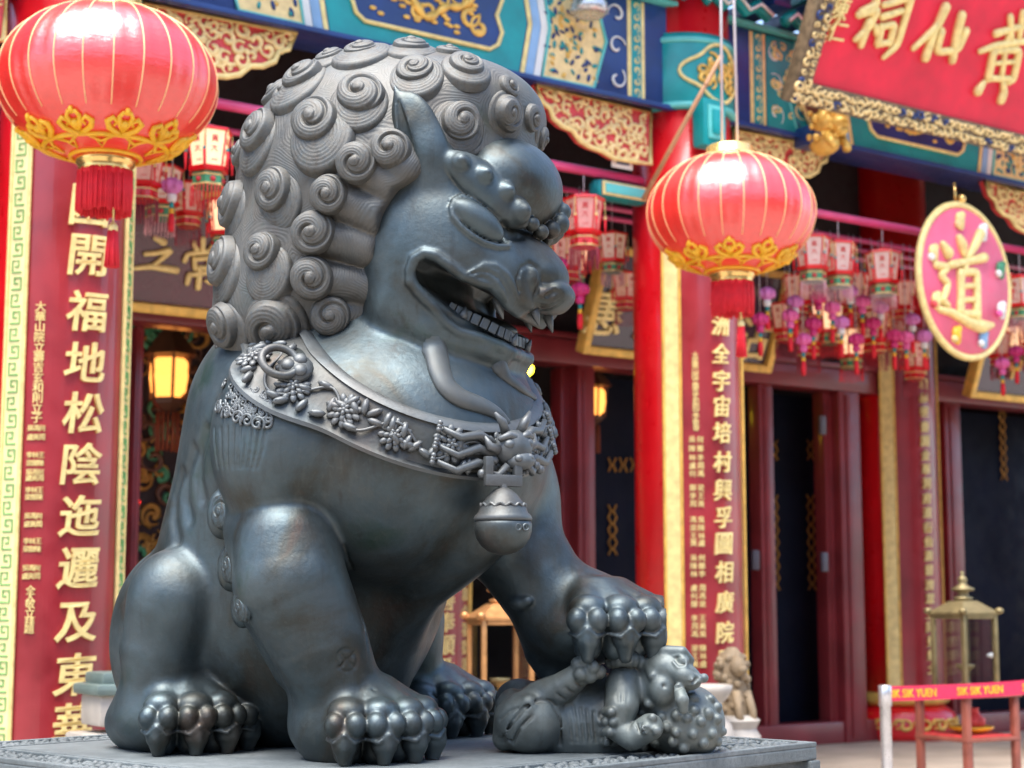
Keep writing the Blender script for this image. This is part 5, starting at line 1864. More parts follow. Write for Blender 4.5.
tspots = ((767, 292, 'violet'), (795, 300, 'violet'), (790, 314, 'bright pink'), (803, 338, 'bright pink'), (813, 322, 'magenta'), (832, 306, 'bright pink'), (841, 321, 'violet'), (880, 306, 'violet'), (873, 322, 'magenta'), (906, 336, 'bright pink'),
                  (912, 318, 'violet'), (924, 335, 'violet'), (894, 334, 'magenta'), (172, 184, 'violet'), (558, 262, 'magenta'), (580, 288, 'magenta'), (760, 318, 'magenta'), (856, 338, 'magenta'), (1002, 362, 'bright pink'), (1016, 350, 'magenta'), (862, 300, 'bright pink'), (818, 296, 'magenta'), (850, 290, 'violet'))
for (x, y, k) in tspots:
    o = lt[k] if k not in usedt else copy_tree(lt[k])
    usedt.add(k)
    n = -.35
    t0, z0 = on(x, y, n)
    o.location = Wd(t0, n, z0 + .04)
    for ch in o.children:
        if ch.name.startswith('cord'): ch.scale = (1, 1, ZR - z0 - .04)
    o['category'] = 'tassel'; o['group'] = 'lotus bud tassels hanging among the lanterns'
    side = 'beside the left red lantern' if x < 300 else 'next to the lion snout' if x < 640 else 'right of the round sign' if x > 960 else 'between right red lantern and round sign'
    same = sorted(q[0] for q in tspots if q[2] == k and (q[0] < 300, q[0] < 640, q[0] > 960) == (x < 300, x < 640, x > 960))
    o['label'] = ordinal(same.index(x), len(same)) + f' {k} lotus tassel{"s" if len(same) > 1 else ""} {side}'

def px_on(px, py, base, nn, ux, uy):
    d = ray(px, py); o = np.array([0, 0, EYE])
    s = (base - o) @ nn / (d @ nn); P = o + d * s - base
    return float(P @ ux), float(P @ uy)
def brush(g, strokes, to, out, rad):
    """raised brush strokes: to maps a traced point into the board's plane, out(x, y, z) into space"""
    g.smooth = True
    for st, w in strokes:
        Q_ = [to(*p) for p in st]
        n = max(8, 6 * len(Q_))
        t_ = np.linspace(0, len(Q_) - 1, n)
        xs = np.interp(t_, range(len(Q_)), [q[0] for q in Q_]); ys = np.interp(t_, range(len(Q_)), [q[1] for q in Q_])
        for _ in range(2): xs[1:-1] = .25 * xs[:-2] + .5 * xs[1:-1] + .25 * xs[2:]; ys[1:-1] = .25 * ys[:-2] + .5 * ys[1:-1] + .25 * ys[2:]
        prof_ = np.interp(np.linspace(0, 1, n), np.linspace(0, 1, len(w)), w)
        g.tube([out(x, y, .012) for x, y in zip(xs, ys)], [rad * p for p in prof_], 9)
        for e in (0, -1): g.ball(out(xs[e], ys[e], .012), rad * prof_[e], 8)
ZHI = [([(112, 505), (138, 518)], (.8, 1.2)), ([(80, 556), (120, 552), (163, 542), (135, 570), (95, 598)], (.8, .8, 1, .8, .6)), ([(40, 602), (100, 596), (178, 608)], (.7, 1, 1.2)),
       ([(236, 520), (243, 545)], (.8, .9)), ([(264, 508), (262, 545)], (.9, .9)), ([(302, 518), (284, 545)], (.9, .7)), ([(205, 578), (214, 555), (310, 546), (298, 576)], (.8, .8, .9, .6)),
       ([(236, 572), (238, 602)], (.8, .8)), ([(236, 573), (286, 569), (280, 600)], (.7, .8, .8)), ([(240, 601), (280, 599)], (.7, .7)), ([(220, 622), (213, 650)], (.9, .8)), ([(220, 623), (296, 612), (290, 648), (272, 642)], (.8, .9, .9, .5)), ([(254, 600), (248, 664)], (.9, 1))]
PLAQ = [([(405, -30), (395, 20), (335, 48)], (.8, 1, .8)), ([(325, 62), (405, 35), (370, 110), (312, 165)], (.9, 1, .9, .7)), ([(368, 90), (345, 150), (335, 190)], (1, 1, .8)), ([(395, 110), (400, 140)], (.7, .8)),
        ([(430, 20), (470, 10), (545, -20), (525, 60), (485, 190), (430, 240)], (.8, .9, 1.1, .9, .9, .6)), ([(425, 70), (505, 45)], (.9, .8)), ([(420, 110), (405, 185)], (.9, .9)), ([(420, 112), (475, 100), (455, 180)], (.8, .9, .8)), ([(408, 183), (455, 178)], (.8, .8)),
        ([(690, 28), (655, 110), (555, 202)], (1.2, 1, .7)), ([(645, 118), (625, 180), (605, 242)], (.9, 1, 1.1)), ([(672, 130), (650, 218), (740, 210), (775, 128)], (1, .9, .9, 1)), ([(758, 62), (735, 150), (718, 252)], (1.1, 1, 1)),
        ([(962, 68), (965, 165)], (.8, .8)), ([(1015, 52), (1000, 150)], (.9, .8)), ([(902, 140), (960, 122), (1040, 105)], (1, .8, .9)), ([(835, 215), (900, 190), (970, 178), (1075, 168)], (.7, .9, .9, .8)), ([(965, 125), (935, 200)], (.7, .7)),
        ([(890, 215), (868, 330)], (1, 1)), ([(890, 215), (1000, 205), (975, 330), (955, 345)], (.8, 1, .9, .8)), ([(895, 265), (985, 258)], (.6, .6)), ([(940, 215), (925, 325)], (.7, .7)), ([(868, 328), (958, 330)], (.8, .8)), ([(850, 345), (825, 382)], (.7, 1.2)), ([(930, 345), (935, 385), (922, 420)], (.7, 1, 1.1))]
# ---- boards with gilt writing
def name_board(t0, t1, n0, z0, h, tilt, chars, label, field, frame, text, name='name_board', fw=.065, carved=None, extra=None, size=None):
    base = Wd((t0 + t1) / 2, n0, z0)
    t = empty(name, base, HRZ, label, 'sign')
    w = t1 - t0
    ct, st = math.cos(R_(tilt)), math.sin(R_(tilt))
    ax = np.array([[1, 0, 0], [0, ct, st], [0, -st, ct]])        # along, back, up (leaning forward)
    Q = lambda x, y, z: np.array([x, 0, 0]) + np.array([0, -st, ct]) * y + np.array([0, -ct, -st]) * z   # x, up the board, out of it
    g = MB(); g.mat(field); g.box(Q(0, h / 2, 0), (w - fw, .05, h - fw), 0, ax); g.build('panel', t)
    g = MB(); g.mat(frame)
    for s in (-1, 1):
        g.box(Q(s * (w / 2 - fw / 2), h / 2, .02), (fw, .11, h), .02, ax)
    for y in (fw / 2, h - fw / 2): g.box(Q(0, y, .022), (w - fw * 2 + .02, .105, fw), .02, ax)
    fr = g.build('frame', t, autosmooth=True)
    if carved:
        g = MB(); g.smooth = True
        rq = random.Random(5)
        n = int(w / .06)
        fn = lambda x, y, z: Q(x, y, .078 + z)
        for row_y in (fw * .28, fw * .72, h - fw * .5):
            for k in range(n):
                x = -w / 2 + (k + .5) * w / n
                g.mat(carved[0] if rq.random() < .85 else carved[1])
                spiral(g, fn, x, row_y, rq.uniform(.022, .04), 1.2, .34, rq.choice((-1, 1)), rq.uniform(0, 6))
                g.ball(Q(x + .03, row_y + rq.uniform(-.02, .02), .08), (.016, .014, .016), 6)
        for s in (-1, 1):
            for k in range(int(h / .06)):
                for q in (.3, .7):
                    g.mat(carved[0] if rq.random() < .8 else carved[1])
                    spiral(g, fn, s * (w / 2 - fw * q), (k + .5) * .06, rq.uniform(.022, .036), 1.2, .34, rq.choice((-1, 1)), rq.uniform(0, 6))
        g.build('carved_scrolls', fr)
    g = MB(); g.mat(text)
    for (ch, px, py, sz) in chars:
        # meet the pixel's sight line with the board
        d = ray(px, py); o = np.array([0, 0, EYE])
        nn = NV * ct - UP * st; b0 = base + nn * .03
        s = (b0 - o) @ nn / (d @ nn); P = o + d * s - base
        x = float(P @ DV); y = float(P @ (NV * st + UP * ct))
        def fn(a, b_, c, x=x, y=y): return Q(x + a, y + b_, .027 + c)
        put_text(g, ch, fn, sz, .03, .012, .12, 1.0)
    if extra:
        k, ox, oy, strokes, rad = extra
        nn = NV * ct - UP * st; b0 = base + nn * .03
        to = lambda x, y: px_on(ox + x / k, oy + y / k, b0, nn, DV, NV * st + UP * ct)
        brush(g, strokes, to, lambda x, y, z: Q(x, y, .027 + z), rad)
    g.build('gilded_characters', t)
    return t
PLQF = paint('plaque_frame_ground', (.16, .11, .06), .5, .5, 25)
BOARDF = paint('board_maroon', (.10, .014, .03), .25, .3, 3, coat=.4)
BOARDP = paint('board_violet_black', (.05, .028, .05), .22, .3, 3, coat=.6)
PLQ = paint('plaque_red', (.74, .008, .042), .4, .18, 4)
ta, tb = t_on(-20, -1.55, 300), t_on(300, -1.55, 320)
name_board(ta, tb, -1.55, on(125, 303, -1.55)[1] - .04, .82, 20, [('道', 100, 250, .3), ('存', 245, 268, .3)], 'dark maroon name board with gilt writing behind the left lantern', BOARDF, GOLD, GOLDP, extra=(3.2, 120, 80, ZHI, .021))
ta, tb = t_on(577, -1.5, 350), t_on(766, -1.5, 372)
name_board(ta, tb, -1.5, on(577, 352, -1.5)[1], .82, 20, [('惠', 605, 312, .34), ('澤', 655, 320, .34), ('同', 705, 330, .34), ('沾', 752, 338, .34)], 'violet black name board with gold frame behind the middle column', BOARDP, GOLD, GOLDP)
ta, tb = t_on(964, -1.5, 395), t_on(1120, -1.5, 410)
name_board(ta, tb, -1.5, on(964, 396, -1.5)[1], .82, 20, [('神', 1010, 362, .3), ('恩', 1050, 366, .3)], 'dark name board with gold frame partly behind the round sign', BOARDP, GOLD, GOLD)
ta = t_on(782, .62, 98)
name_board(ta, ta + 4.3, .62, on(782, 100, .62)[1], 1.25, 25, [('松', 1070, 72, .5), ('赤', 1140, 90, .5), ('陳', 838, 8, .16), ('仁', 836, 30, .15), ('書', 821, 10, .14), ('年', 818, 30, .14), ('立', 814, 44, .13)],
           'large red plaque with carved gold border and gilt characters under the eave', PLQ, PLQF, GOLDP, name='temple_plaque', fw=.15, carved=(CARVG, BLUE), extra=(4.197, 780, 0, PLAQ, .031))
# gilt lion corbel that carries the plaque
t0, z0 = on(828, 130, .42)
cb = empty('corbel', Wd(t0, .42, z0), HRZ, 'gilt carved corbel holding the lower edge of the red plaque', 'bracket')
g = MB(); g.mat(GOLD); g.smooth = True
g.ball((0, .0, .04), (.10, .13, .11), 12); g.ball((0, -.10, .02), (.07, .07, .06), 10); g.ball((0, -.12, -.03), (.05, .05, .04), 10); g.ball((0, .03, -.09), (.09, .12, .08), 12)
for s in (-1, 1):
    g.ball((.05 * s, -.09, .10), (.03, .03, .04), 8); g.ball((.07 * s, -.02, .07), (.04, .05, .06), 8)
    g.tube([(.06 * s, -.05, -.05), (.07 * s, -.10, -.12), (.05 * s, -.12, -.15)], [.035, .03, .03], 8)
rq = random.Random(8)
for k in range(26):
    q = rq.uniform(0, 6.28); z = rq.uniform(-.08, .14)
    g.ball((.10 * math.cos(q), .02 + .12 * math.sin(q), z), rq.uniform(.018, .03), 7)
g.build('carved_beast', cb)
g = MB(); g.mat(BLUE); g.box((0, .12, -.02), (.16, .26, .14), .02); g.build('block', cb, autosmooth=True)

# ---- round sign
t0, z0 = on(960, 282, .3)
rs = empty('round_sign', Wd(t0, .34, z0), HRZ + .10, 'round pink sign with gold rim and one large gold character', 'sign')
AXR = np.array([[1, 0, 0], [0, 0, 1], [0, -1, 0]])
RS = .555
PINKF = paint('sign_pink', (.82, .13, .22), .45, .1, 5)
g = MB(); g.mat(PINKF); g.lathe((0, 0, 0), [(RS - .03, -.03), (RS - .02, .0), (RS - .03, .02), (0, .022)], 72, AXR); g.build('disc', rs)
g = MB(); g.mat(GOLDP); g.smooth = True
g.tube([(RS * math.cos(a), 0, RS * math.sin(a)) for a in np.linspace(0, 2 * math.pi, 72, endpoint=False)], .026, 10, closed=True); g.build('rim', rs)
fnr = lambda x, y, z: np.array([x, -.02 - z, y])
g = MB(); g.mat(GOLDP)
_a = HRZ + .10; _u = np.array([math.cos(_a), math.sin(_a), 0]); _n = np.array([math.sin(_a), -math.cos(_a), 0])
_b = np.array(rs.location)
def z_(k, ox, oy): return lambda x, y: (ox + x / k, oy + y / k)
_z = z_(3.84, 764, 190)
DAO = [([(735, 188), (745, 215), (752, 245)], (.9, 1.2, .8)), ([(815, 170), (795, 215), (768, 262)], (1.1, 1, .6)), ([(700, 290), (760, 278), (830, 262)], (.9, .8, 1.1)), ([(762, 268), (755, 318)], (.7, .7)),
       ([(738, 320), (740, 400), (737, 478)], (1, .9, 1)), ([(740, 320), (800, 316), (802, 400), (800, 490)], (.8, .9, .9, 1.1)), ([(745, 372), (790, 370)], (.6, .6)), ([(745, 425), (790, 423)], (.6, .6)), ([(740, 476), (798, 480)], (.8, .9)),
       ([(672, 212), (690, 245)], (.8, 1.3)), ([(645, 290), (685, 300), (662, 330), (690, 360), (680, 400), (668, 425), (690, 445)], (.8, 1, .8, .8, .8, .8, .7)), ([(660, 462), (700, 470), (770, 512), (820, 528), (862, 520)], (.7, .9, 1.1, 1.5, .6))]
brush(g, DAO, lambda x, y: px_on(*_z(x, y), _b, _n, _u, UP), fnr, .036)
g.build('gilded_character', rs)
tre = [(100, GOLDP, CARVG), (62, WHITE, PGRN), (18, PGRN, WHITE), (-22, WHITE, HOT), (-68, BLUE_L, WHITE), (-112, YEL, GOLDP), (-155, GOLDP, CARVR), (160, GOLDP, WHITE)]
for (a, m1, m2) in tre:
    cx_, cy_ = .44 * math.cos(R_(a)), .44 * math.sin(R_(a))
    g = MB(); g.smooth = True; g.mat(m1)
    g.ball(fnr(cx_, cy_, .01), (.05, .03, .06), 10); g.ball(fnr(cx_ + .03, cy_ + .04, .01), (.03, .025, .03), 8); g.mat(m2)
    g.ball(fnr(cx_ - .03, cy_ - .035, .014), (.035, .025, .03), 8)
    g.mat(m1); spiral(g, fnr, cx_ + .01, cy_ - .03, .05, 1.3, .3, 1)
    g.build('emblem', rs)
g = MB(); g.mat(GOLDM); g.smooth = True; g.tube([(0, .05, RS + .02), (0, .06, RS + .18)], .012, 6); g.ball((0, .0, RS + .05), .035, 8); g.build('hanger', rs)

# ---- lamp over the beam
t0, z0 = on(588, 8, .35)
sp = empty('flood_lamp', Wd(t0, .36, z0), HRZ, 'round silver lamp on the beam above the lion head', 'lamp')
g = MB(); g.mat(paint('lamp_metal', (.55, .55, .55), .25, .15, metal=.7)); g.lathe((0, 0, 0), [(.03, .1), (.09, .08), (.115, .02), (.12, -.03), (.10, -.05), (.09, -.045), (0, -.03)], 28)
g.build('lamp_shade', sp)
g = MB(); g.mat(BROWN); g.tube([(0, 0, .09), (0, .08, .14), (0, .18, .12)], .016, 7); g.build('arm', sp)

# ================================================================== inside the hall
WARM = fabric('lit_lamp_glass', (.55, .22, .05), .34, (1.0, .36, .07), rough=.5)
def inner_lamp(px, py, n, s, label):
    t0, z0 = on(px, py, n)
    t = empty('hanging_lamp', Wd(t0, n, z0), HRZ + .3, label, 'lamp')
    g = MB(); g.mat(WARM); g.lathe((0, 0, 0), [(.06 * s, -.12 * s), (.105 * s, -.08 * s), (.12 * s, .0), (.11 * s, .09 * s), (.08 * s, .12 * s)], 6, smooth=False); g.build('glass', t)
    g = MB(); g.mat(BROWN)
    g.lathe((0, 0, 0), [(.08 * s, .11 * s), (.17 * s, .13 * s), (.10 * s, .22 * s), (.03 * s, .30 * s), (.02 * s, .36 * s)], 6, smooth=False)
    g.lathe((0, 0, 0), [(.03 * s, -.20 * s), (.09 * s, -.15 * s), (.10 * s, -.12 * s), (.05 * s, -.11 * s)], 6, smooth=False)
    for k in range(6):
        q = 2 * math.pi * k / 6; g.tube([(.107 * s * math.cos(q), .107 * s * math.sin(q), -.13 * s), (.125 * s * math.cos(q), .125 * s * math.sin(q), .12 * s)], .009 * s, 5)
    g.build('lamp_frame', t)
    g = MB(); fringe(g, .06 * s, -.2 * s, -.42 * s, 14, .008 * s, paint('brown_tassel', (.30, .06, .02), .6)); g.build('tassel', t)
    g = MB(); g.mat(BROWN); g.smooth = True; g.tube([(0, 0, .35 * s), (0, 0, 4.3 - z0)], .006, 5); g.build('chain', t)
inner_lamp(169, 378, -3.0, 1.25, 'glowing amber palace lamp inside the left doorway')
inner_lamp(592, 402, -2.30, .95, 'glowing amber lamp inside the doorway beside the middle column')
t0, z0 = on(525, 369, -3.6)
yl = empty('small_lamp', Wd(t0, -3.6, z0), 0, 'small yellow lit bulb glowing below the lion chin', 'lamp')
g = MB(); g.mat(fabric('yellow_lit_bulb', (.9, .7, .05), 3.0, (1, .75, .03))); g.smooth = True; g.ball((0, 0, 0), (.075, .075, .065), 14); g.build('bulb', yl)
g = MB(); g.mat(BROWN); g.smooth = True; g.tube([(0, 0, .05), (0, 0, 4.3 - z0)], .008, 6); g.lathe((0, 0, 0), [(.03, .05), (.035, .08), (.015, .11)], 10); g.build('socket', yl)
REDL = fabric('red_lit_candle', (.8, .02, .02), 2.0, (1, .02, .02))
for (x, y) in ((131, 417), (136, 502)):
    t0, z0 = on(x, y, -3.2)
    c = empty('altar_candle', Wd(t0, -3.2, z0), 0, 'red glowing candle light in the dark left doorway, ' + ('upper one' if y < 450 else 'lower one'), 'candle')
    g = MB(); g.mat(REDL); g.smooth = True; g.ball((0, 0, 0), (.028, .028, .03), 10); g.build('flame', c)
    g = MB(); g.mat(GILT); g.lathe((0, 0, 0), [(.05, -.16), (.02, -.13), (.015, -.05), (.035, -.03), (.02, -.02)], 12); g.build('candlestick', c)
# gilt altar screens in the gloom
def altar(t0, t1, n, z1, label, seed, dens):
    rq = random.Random(seed)
    t = empty('altar_screen', Wd((t0 + t1) / 2, n, FL), HRZ, label, 'altar')
    w = t1 - t0
    g = MB(); g.mat(DARK); g.box((0, 0, z1 / 2), (w, .3, z1), .01); g.box((0, -.5, .5), (w * .8, .6, 1.0), .01); g.build('screen_panel', t)
    g = MB(); g.smooth = True
    for k in range(dens):
        x, z = rq.uniform(-w / 2, w / 2), rq.uniform(.3, z1)
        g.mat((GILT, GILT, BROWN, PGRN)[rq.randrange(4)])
        def fn(a, b_, c): return np.array([a, -.16 - c, b_])
        spiral(g, fn, x, z, rq.uniform(.05, .11), 1.3, .26, rq.choice((-1, 1)), rq.uniform(0, 6), 5, 12)
    g.build('gilt_carving', t)
altar(t_on(110, -3.9), t_on(300, -3.9), -3.9, 3.4, 'dim gilt altar screen inside the left doorway', 3, 420)
altar(t_on(985, -4.2), t_on(1080, -4.2), -4.2, 2.5, 'dim gilt altar screen inside the far right doorway', 4, 200)
# dim seated statue in the right doorway
t0, z0 = on(975, 560, -3.0)
st_ = empty('altar_statue', Wd(t0, -3.0, FL), HRZ, 'dim gilt seated statue in the far right doorway', 'statue')
g = MB(); g.mat(GILT); g.smooth = True
g.lathe((0, 0, 0), [(.30, 1.0), (.33, 1.05), (.30, 1.25), (.22, 1.5), (.24, 1.7), (.17, 1.86), (.07, 1.92), (.065, 1.97)], 24, squash=.75)
g.ball((0, -.02, 2.08), (.11, .12, .14), 14); g.ball((0, -.03, 2.22), (.08, .08, .07), 12); g.ball((0, -.14, 2.06), (.02, .03, .03), 8)
for s in (-1, 1):
    g.tube([(.2 * s, 0, 1.75), (.29 * s, -.08, 1.5), (.12 * s, -.26, 1.38)], [.08, .07, .05], 10)
    g.ball((.11 * s, 0, 2.06), (.02, .03, .05), 8); g.ball((.17 * s, -.2, 1.12), (.17, .2, .11), 12)
g.build('figure', st_)
g = MB(); g.mat(BROWN); g.box((0, 0, .5), (.8, .6, 1.0), .03); g.build('pedestal', st_, autosmooth=True)

# ================================================================== things standing on the paving before the hall
BRASS = paint('aged_brass', (.24, .19, .09), .5, .25, 12, metal=.6)
WOODR = paint('reddish_wood', (.26, .075, .05), .45, .25, 8)
def glass_mat():
    m, nt, b = new_mat('case_glass')
    b.inputs['Base Color'].default_value = (.9, .95, .95, 1); b.inputs['Roughness'].default_value = .03
    b.inputs['Transmission Weight'].default_value = 1; b.inputs['IOR'].default_value = 1.05; b.inputs['Alpha'].default_value = .35
    return m
GLASS = glass_mat()
def lamp_case(pos, rz, label, frame, stand=True, ztop=1.0):
    """a glazed brass lamp case with a hipped roof and finial on a four-legged wooden stand"""
    t = empty('lamp_case', pos, rz, label, 'lamp case')
    w, h = .275, .49
    zb = ztop
    g = MB(); g.mat(frame)
    for sx_ in (-1, 1):
        for sy in (-1, 1): g.box((sx_ * w / 2, sy * w / 2, zb + h / 2), (.028, .028, h), .004)
    for z in (zb + .015, zb + h - .015):
        for s in (-1, 1): g.box((0, s * w / 2, z), (w - .036, .03, .032), .003); g.box((s * w / 2, 0, z), (.03, w - .036, .032), .003)
    g.box((0, 0, zb + .008), (w - .03, w - .03, .014), 0)
    fr = g.build('case_frame', t, autosmooth=True)
    g = MB(); g.mat(frame)
    r0 = w / 2 + .022
    A = [g.v((x * r0, y * r0, zb + h + .01)) for x, y in ((-1, -1), (1, -1), (1, 1), (-1, 1))]; B = [g.v((x * .06, y * .06, zb + h + .085)) for x, y in ((-1, -1), (1, -1), (1, 1), (-1, 1))]
    A0 = [g.v((x * r0, y * r0, zb + h - .005)) for x, y in ((-1, -1), (1, -1), (1, 1), (-1, 1))]
    for k in range(4): g.face([A[k], A[(k + 1) % 4], B[(k + 1) % 4], B[k]]); g.face([A0[k], A0[(k + 1) % 4], A[(k + 1) % 4], A[k]])
    g.face(B); g.face(A0[::-1])
    for x, y in ((-1, -1), (1, -1), (1, 1), (-1, 1)): g.ball((x * r0, y * r0, zb + h + .02), (.03, .03, .022), 8)
    rf = g.build('roof', t)
    g = MB(); g.mat(frame)
    g.lathe((0, 0, zb + h + .08), [(r_ * .72, z_ * .8) for r_, z_ in ((.06, 0), (.085, .02), (.085, .035), (.05, .045), (.05, .08), (.10, .09), (.105, .105), (.055, .125), (.03, .15), (.045, .17), (.035, .195), (.012, .215), (.022, .235), (0, .25))], 24)
    g.build('finial', rf)
    for k, (c, s) in enumerate((((0, -w / 2, 0), (w - .04, .004, h - .06)), ((w / 2, 0, 0), (.004, w - .04, h - .06)), ((0, w / 2, 0), (w - .04, .004, h - .06)), ((-w / 2, 0, 0), (.004, w - .04, h - .06)))):
        g = MB(); g.mat(GLASS); g.box((c[0], c[1], zb + h / 2), s); g.build('glass_pane', t)
    g = MB(); g.mat(WHITE); g.smooth = True; g.tube([(w / 2 + .02, -.05, zb + h * .45), (w / 2 + .05, -.05, zb + h * .45)], .012, 8); g.ball((w / 2 + .055, -.05, zb + h * .45), .02, 8); g.build('door_knob', t)
    g = MB(); g.mat(BRASS); g.lathe((0, 0, zb + .015), [(.07, 0), (.05, .02), (.02, .04), (.02, .10), (.055, .13), (.06, .15), (.0, .15)], 18); g.build('oil_burner', t)
    if stand:
        for sx_ in (-1, 1):
            for sy in (-1, 1):
                g = MB(); g.mat(WOODR); g.box((sx_ * .21, sy * .21, zb / 2 - .02), (.045, .045, zb - .04), .005); g.build('leg', t, autosmooth=True)
        g = MB(); g.mat(WOODR); g.box((0, 0, zb - .02), (.50, .50, .035), .006); g.build('stand_top', t, autosmooth=True)
        g = MB(); g.mat(WOODR); g.box((0, 0, zb - .30), (.47, .47, .025), .004); g.mat(CARVR); g.box((0, 0, zb - .283), (.40, .40, .012), .003); g.build('shelf', t, autosmooth=True)
    return t
def zof(px, py, Y): return at(px, py, Y)[2]
pc = at(966, 690, 11.2); lamp_case((pc[0], pc[1], 0), HRZ - .10, 'brass glazed lamp case on a wooden stand in front of the right doorway', BRASS, True, pc[2])
pr = at(985, 719, 11.15)
rp = empty('offering_pot', (pc[0] + .03, pc[1] + .02, pc[2] - .275), 0, 'small red pot with an orange dish on the lamp case stand shelf', 'pot')
g = MB(); g.mat(CARVR); g.lathe((0.02, 0, 0), [(.04, .03), (.07, .05), (.075, .09), (.04, .12), (.03, .15), (.04, .16)], 20); g.build('pot', rp)
g = MB(); g.mat(YEL); g.lathe((0, 0, 0), [(.06, 0), (.13, .02), (.15, .04), (.13, .045), (0, .03)], 24); g.build('dish', rp)
pc2 = at(500, 708, 9.6); lamp_case((pc2[0], pc2[1], 0), HRZ - .30, 'copper coloured lamp case seen under the raised foreleg of the lion', paint('copper_frame', (.55, .27, .10), .35, .25, 12, metal=.5), True, pc2[2])

# queue barrier with printed ribbon
STEEL = paint('brushed_steel', (.62, .62, .64), .3, .1, 20, metal=.8)
RIBB = fabric('red_ribbon', (.70, .02, .08), rough=.5)
pb0 = at(885, 694, 10.0); pb1 = at(1085, 682, 10.9)
qb = empty('queue_barrier', (pb0[0], pb0[1], 0), 0, 'steel queue barrier post with a red printed ribbon running right', 'barrier')
g = MB(); g.mat(STEEL)
zt_ = pb0[2] + .05
g.lathe((0, 0, 0), [(.17, 0), (.17, .015), (.05, .03), (.032, .04), (.032, zt_ - .12), (.038, zt_ - .118), (.038, zt_ - .005), (.033, zt_)], 28); g.build('post', qb)
v = np.array(pb1) - np.array(pb0); ln = np.linalg.norm(v[:2]); vd = v / ln; vn = np.array([vd[1], -vd[0], 0])
g = MB(); g.mat(STEEL); g.lathe((v[0], v[1], 0), [(.17, 0), (.17, .015), (.05, .03), (.032, .04), (.032, zt_ - .04), (.038, zt_ - .038), (.038, zt_ + .075), (.033, zt_ + .08)], 28); g.build('post', qb)
g = MB(); g.mat(RIBB)
rw = .086
o0 = np.array([0, 0, pb0[2]]) + vd * .036
nseg = 40
def rib(s, y):
    sag = -.012 * math.sin(math.pi * s) ; tw = .003 * math.sin(s * 14)
    return o0 + vd * (s * (ln - .07)) + UP * (y + sag) + vn * tw
F0 = [[g.v(rib(i / nseg, y) + vn * d) for (y, d) in ((-rw / 2, .001), (rw / 2, .001), (rw / 2, -.001), (-rw / 2, -.001))] for i in range(nseg + 1)]
for i in range(nseg):
    for k in range(4): g.face([F0[i][k], F0[i + 1][k], F0[i + 1][(k + 1) % 4], F0[i][(k + 1) % 4]])
rb_ = g.build('ribbon', qb)
g = MB(); g.mat(YEL)
for s0 in (.06, .40, .74):
    def fn(x, y, z): return rib(max(0, min(1, s0 + .05 + (x) / (ln - .07))), y) + vn * (.001 + z)
    put_text(g, 'SIK SIK YUEN', fn, .066, .004, .012)
g.build('ribbon_lettering', rb_)

# stone carving on a pedestal beside the middle column
CREAM = paint('cream_stone', (.25, .18, .105), .7, .3, 9, bmp=.4)
PALE = paint('pale_stone', (.40, .36, .31), .65, .15, 9, bmp=.3)
p_ = at(733, 742, 10.3)
sc = empty('stone_carving', (p_[0], p_[1], 0), HRZ, 'small weathered cream stone lion carving on a pedestal by the middle column', 'carving')
g = MB(); g.mat(PALE); zc = p_[2]
g.box((0, 0, zc / 2), (.36, .36, zc), .02); g.lathe((0, 0, zc), [(.16, 0), (.17, .03), (.14, .08), (.165, .13), (.12, .16)], 20); g.build('pedestal', sc, autosmooth=True)
g = MB(); g.mat(CREAM); g.smooth = True
rq = random.Random(12)
g.lathe((0, 0, zc + .15), [(.10, 0), (.125, .08), (.115, .2), (.10, .32), (.11, .4), (.085, .48), (.03, .53)], 16)
for k in range(90):
    q = rq.uniform(0, 6.28); z = rq.uniform(.02, .5)
    r_ = .115 - .03 * (z > .42)
    g.ball((r_ * math.cos(q), r_ * math.sin(q), zc + .15 + z), (rq.uniform(.018, .036),) * 3, 7)
g.ball((-.03, -.10, zc + .55), (.07, .07, .07), 10); g.ball((-.04, -.16, zc + .53), (.04, .04, .03), 8)
for s in (-1, 1): g.tube([(.05 * s, -.1, zc + .38), (.07 * s, -.14, zc + .25), (.06 * s, -.15, zc + .16)], [.035, .03, .035], 8)
fg_ = g.build('figure', sc); fg_.scale = (.8, .8, .86); fg_.location = (0, 0, zc * .1)
p_ = at(711, 745, 10.0)
va = empty('stone_basin', (p_[0], p_[1], 0), 0, 'pale stone basin with a wide lip between the cub and the stone carving', 'basin')
g = MB(); g.mat(PALE); zc = p_[2] - .1
g.lathe((0, 0, 0), [(.16, 0), (.16, zc * .9), (.13, zc), (.13, zc + .05), (.15, zc + .12), (.12, zc + .22), (.07, zc + .27), (.06, zc + .33), (.10, zc + .37), (.125, zc + .41), (.13, zc + .44), (.11, zc + .445), (.09, zc + .41), (0, zc + .4)], 26)
g.build('bowl', va)
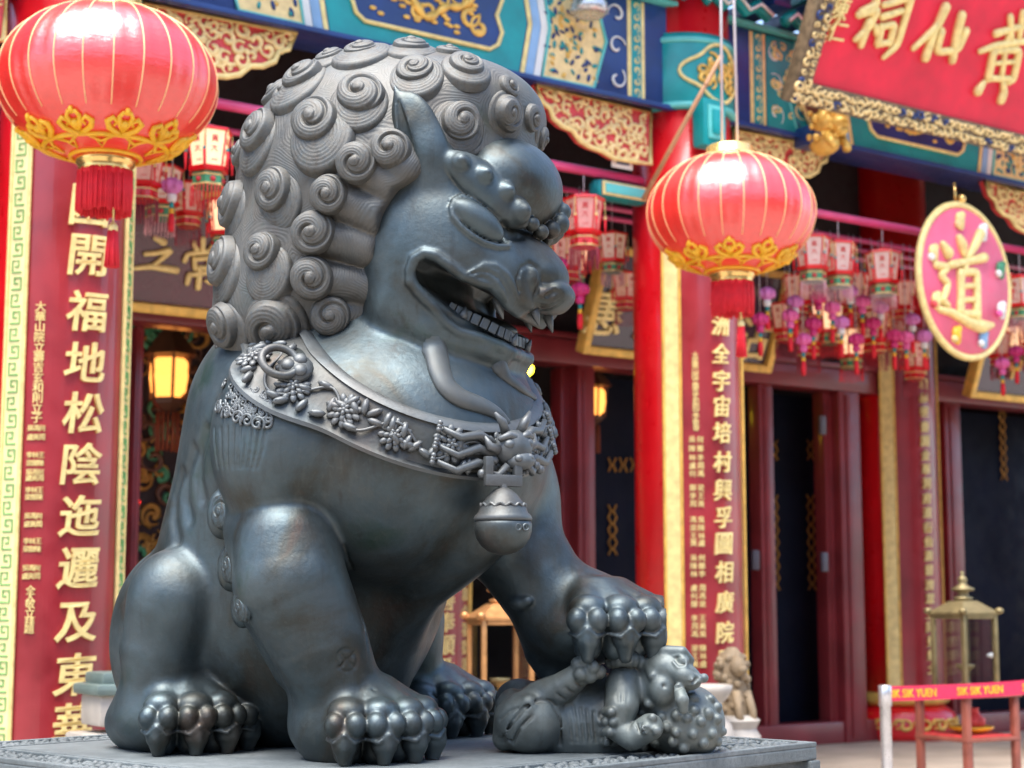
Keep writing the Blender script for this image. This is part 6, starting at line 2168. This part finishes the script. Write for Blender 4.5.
# pedestal at the left edge of the plinth
p_ = at(116, 702, 7.7)
pl_ = empty('stone_pedestal', (p_[0], p_[1], 0), HRZ, 'pale stone pedestal with a teal top behind the hind paw', 'pedestal')
zc = p_[2]
g = MB(); g.mat(PALE)
g.box((0, 0, zc * .5 - .1), (.30, .30, zc - .2), .02); g.box((0, 0, zc - .03), (.24, .24, .14), .02); g.box((0, 0, zc - .16), (.34, .34, .06), .02)
g.build('body', pl_, autosmooth=True)
g = MB(); g.mat(paint('grey_teal_glaze', (.12, .16, .145), .4, .2)); g.box((0, 0, zc + .06), (.30, .30, .05), .02); g.box((0, 0, zc + .105), (.22, .22, .06), .02); g.build('cap', pl_, autosmooth=True)
# ================================================================== unseen halls added to block low sky light, behind and beside the viewer
WALLG = paint('grey_brick_wall', (.10, .095, .09), .8, .3, 1.5, bmp=.3)
TILEG = paint('dark_roof_tiles', (.06, .07, .06), .6, .3, 3, bmp=.3)
def sky_block_hall(c, size, rz, label):
    t = empty('sky_block_hall', (c[0], c[1], 0), rz, label, 'sky blocker')
    w, d, h = size
    g = MB(); g.mat(WALLG); g.box((0, 0, h / 2), (w, d, h)); wl = g.build('wall', t)
    g = MB(); g.mat(TILEG)
    A = [g.v(p) for p in ((-w / 2 - .8, -d / 2 - 1.2, h + .004), (w / 2 + .8, -d / 2 - 1.2, h + .004), (w / 2 + .8, d / 2 + 1.2, h + .004), (-w / 2 - .8, d / 2 + 1.2, h + .004))]
    B = [g.v((-w / 2 - .8, 0, h + 2.2)), g.v((w / 2 + .8, 0, h + 2.2))]
    g.face([A[0], A[1], B[1], B[0]]); g.face([A[2], A[3], B[0], B[1]]); g.face([A[3], A[0], B[0]]); g.face([A[1], A[2], B[1]]); g.face(A[::-1])
    g.build('roof', t)
    for k in range(int(w / 4)):
        x = -w / 2 + 2 + k * 4
        g = MB(); g.mat(FRAME); g.box((x, d / 2 + .03, 1.5), (1.6, .08, 2.8), .02); g.build('door', t, autosmooth=True)
sky_block_hall((-3, -21), (52, 6, 7.5), 0, 'unseen grey hall added behind the viewer to block low sky light')
sky_block_hall((21, -4), (24, 6, 7.5), math.pi / 2, 'unseen grey hall added at the far right to block low sky light')
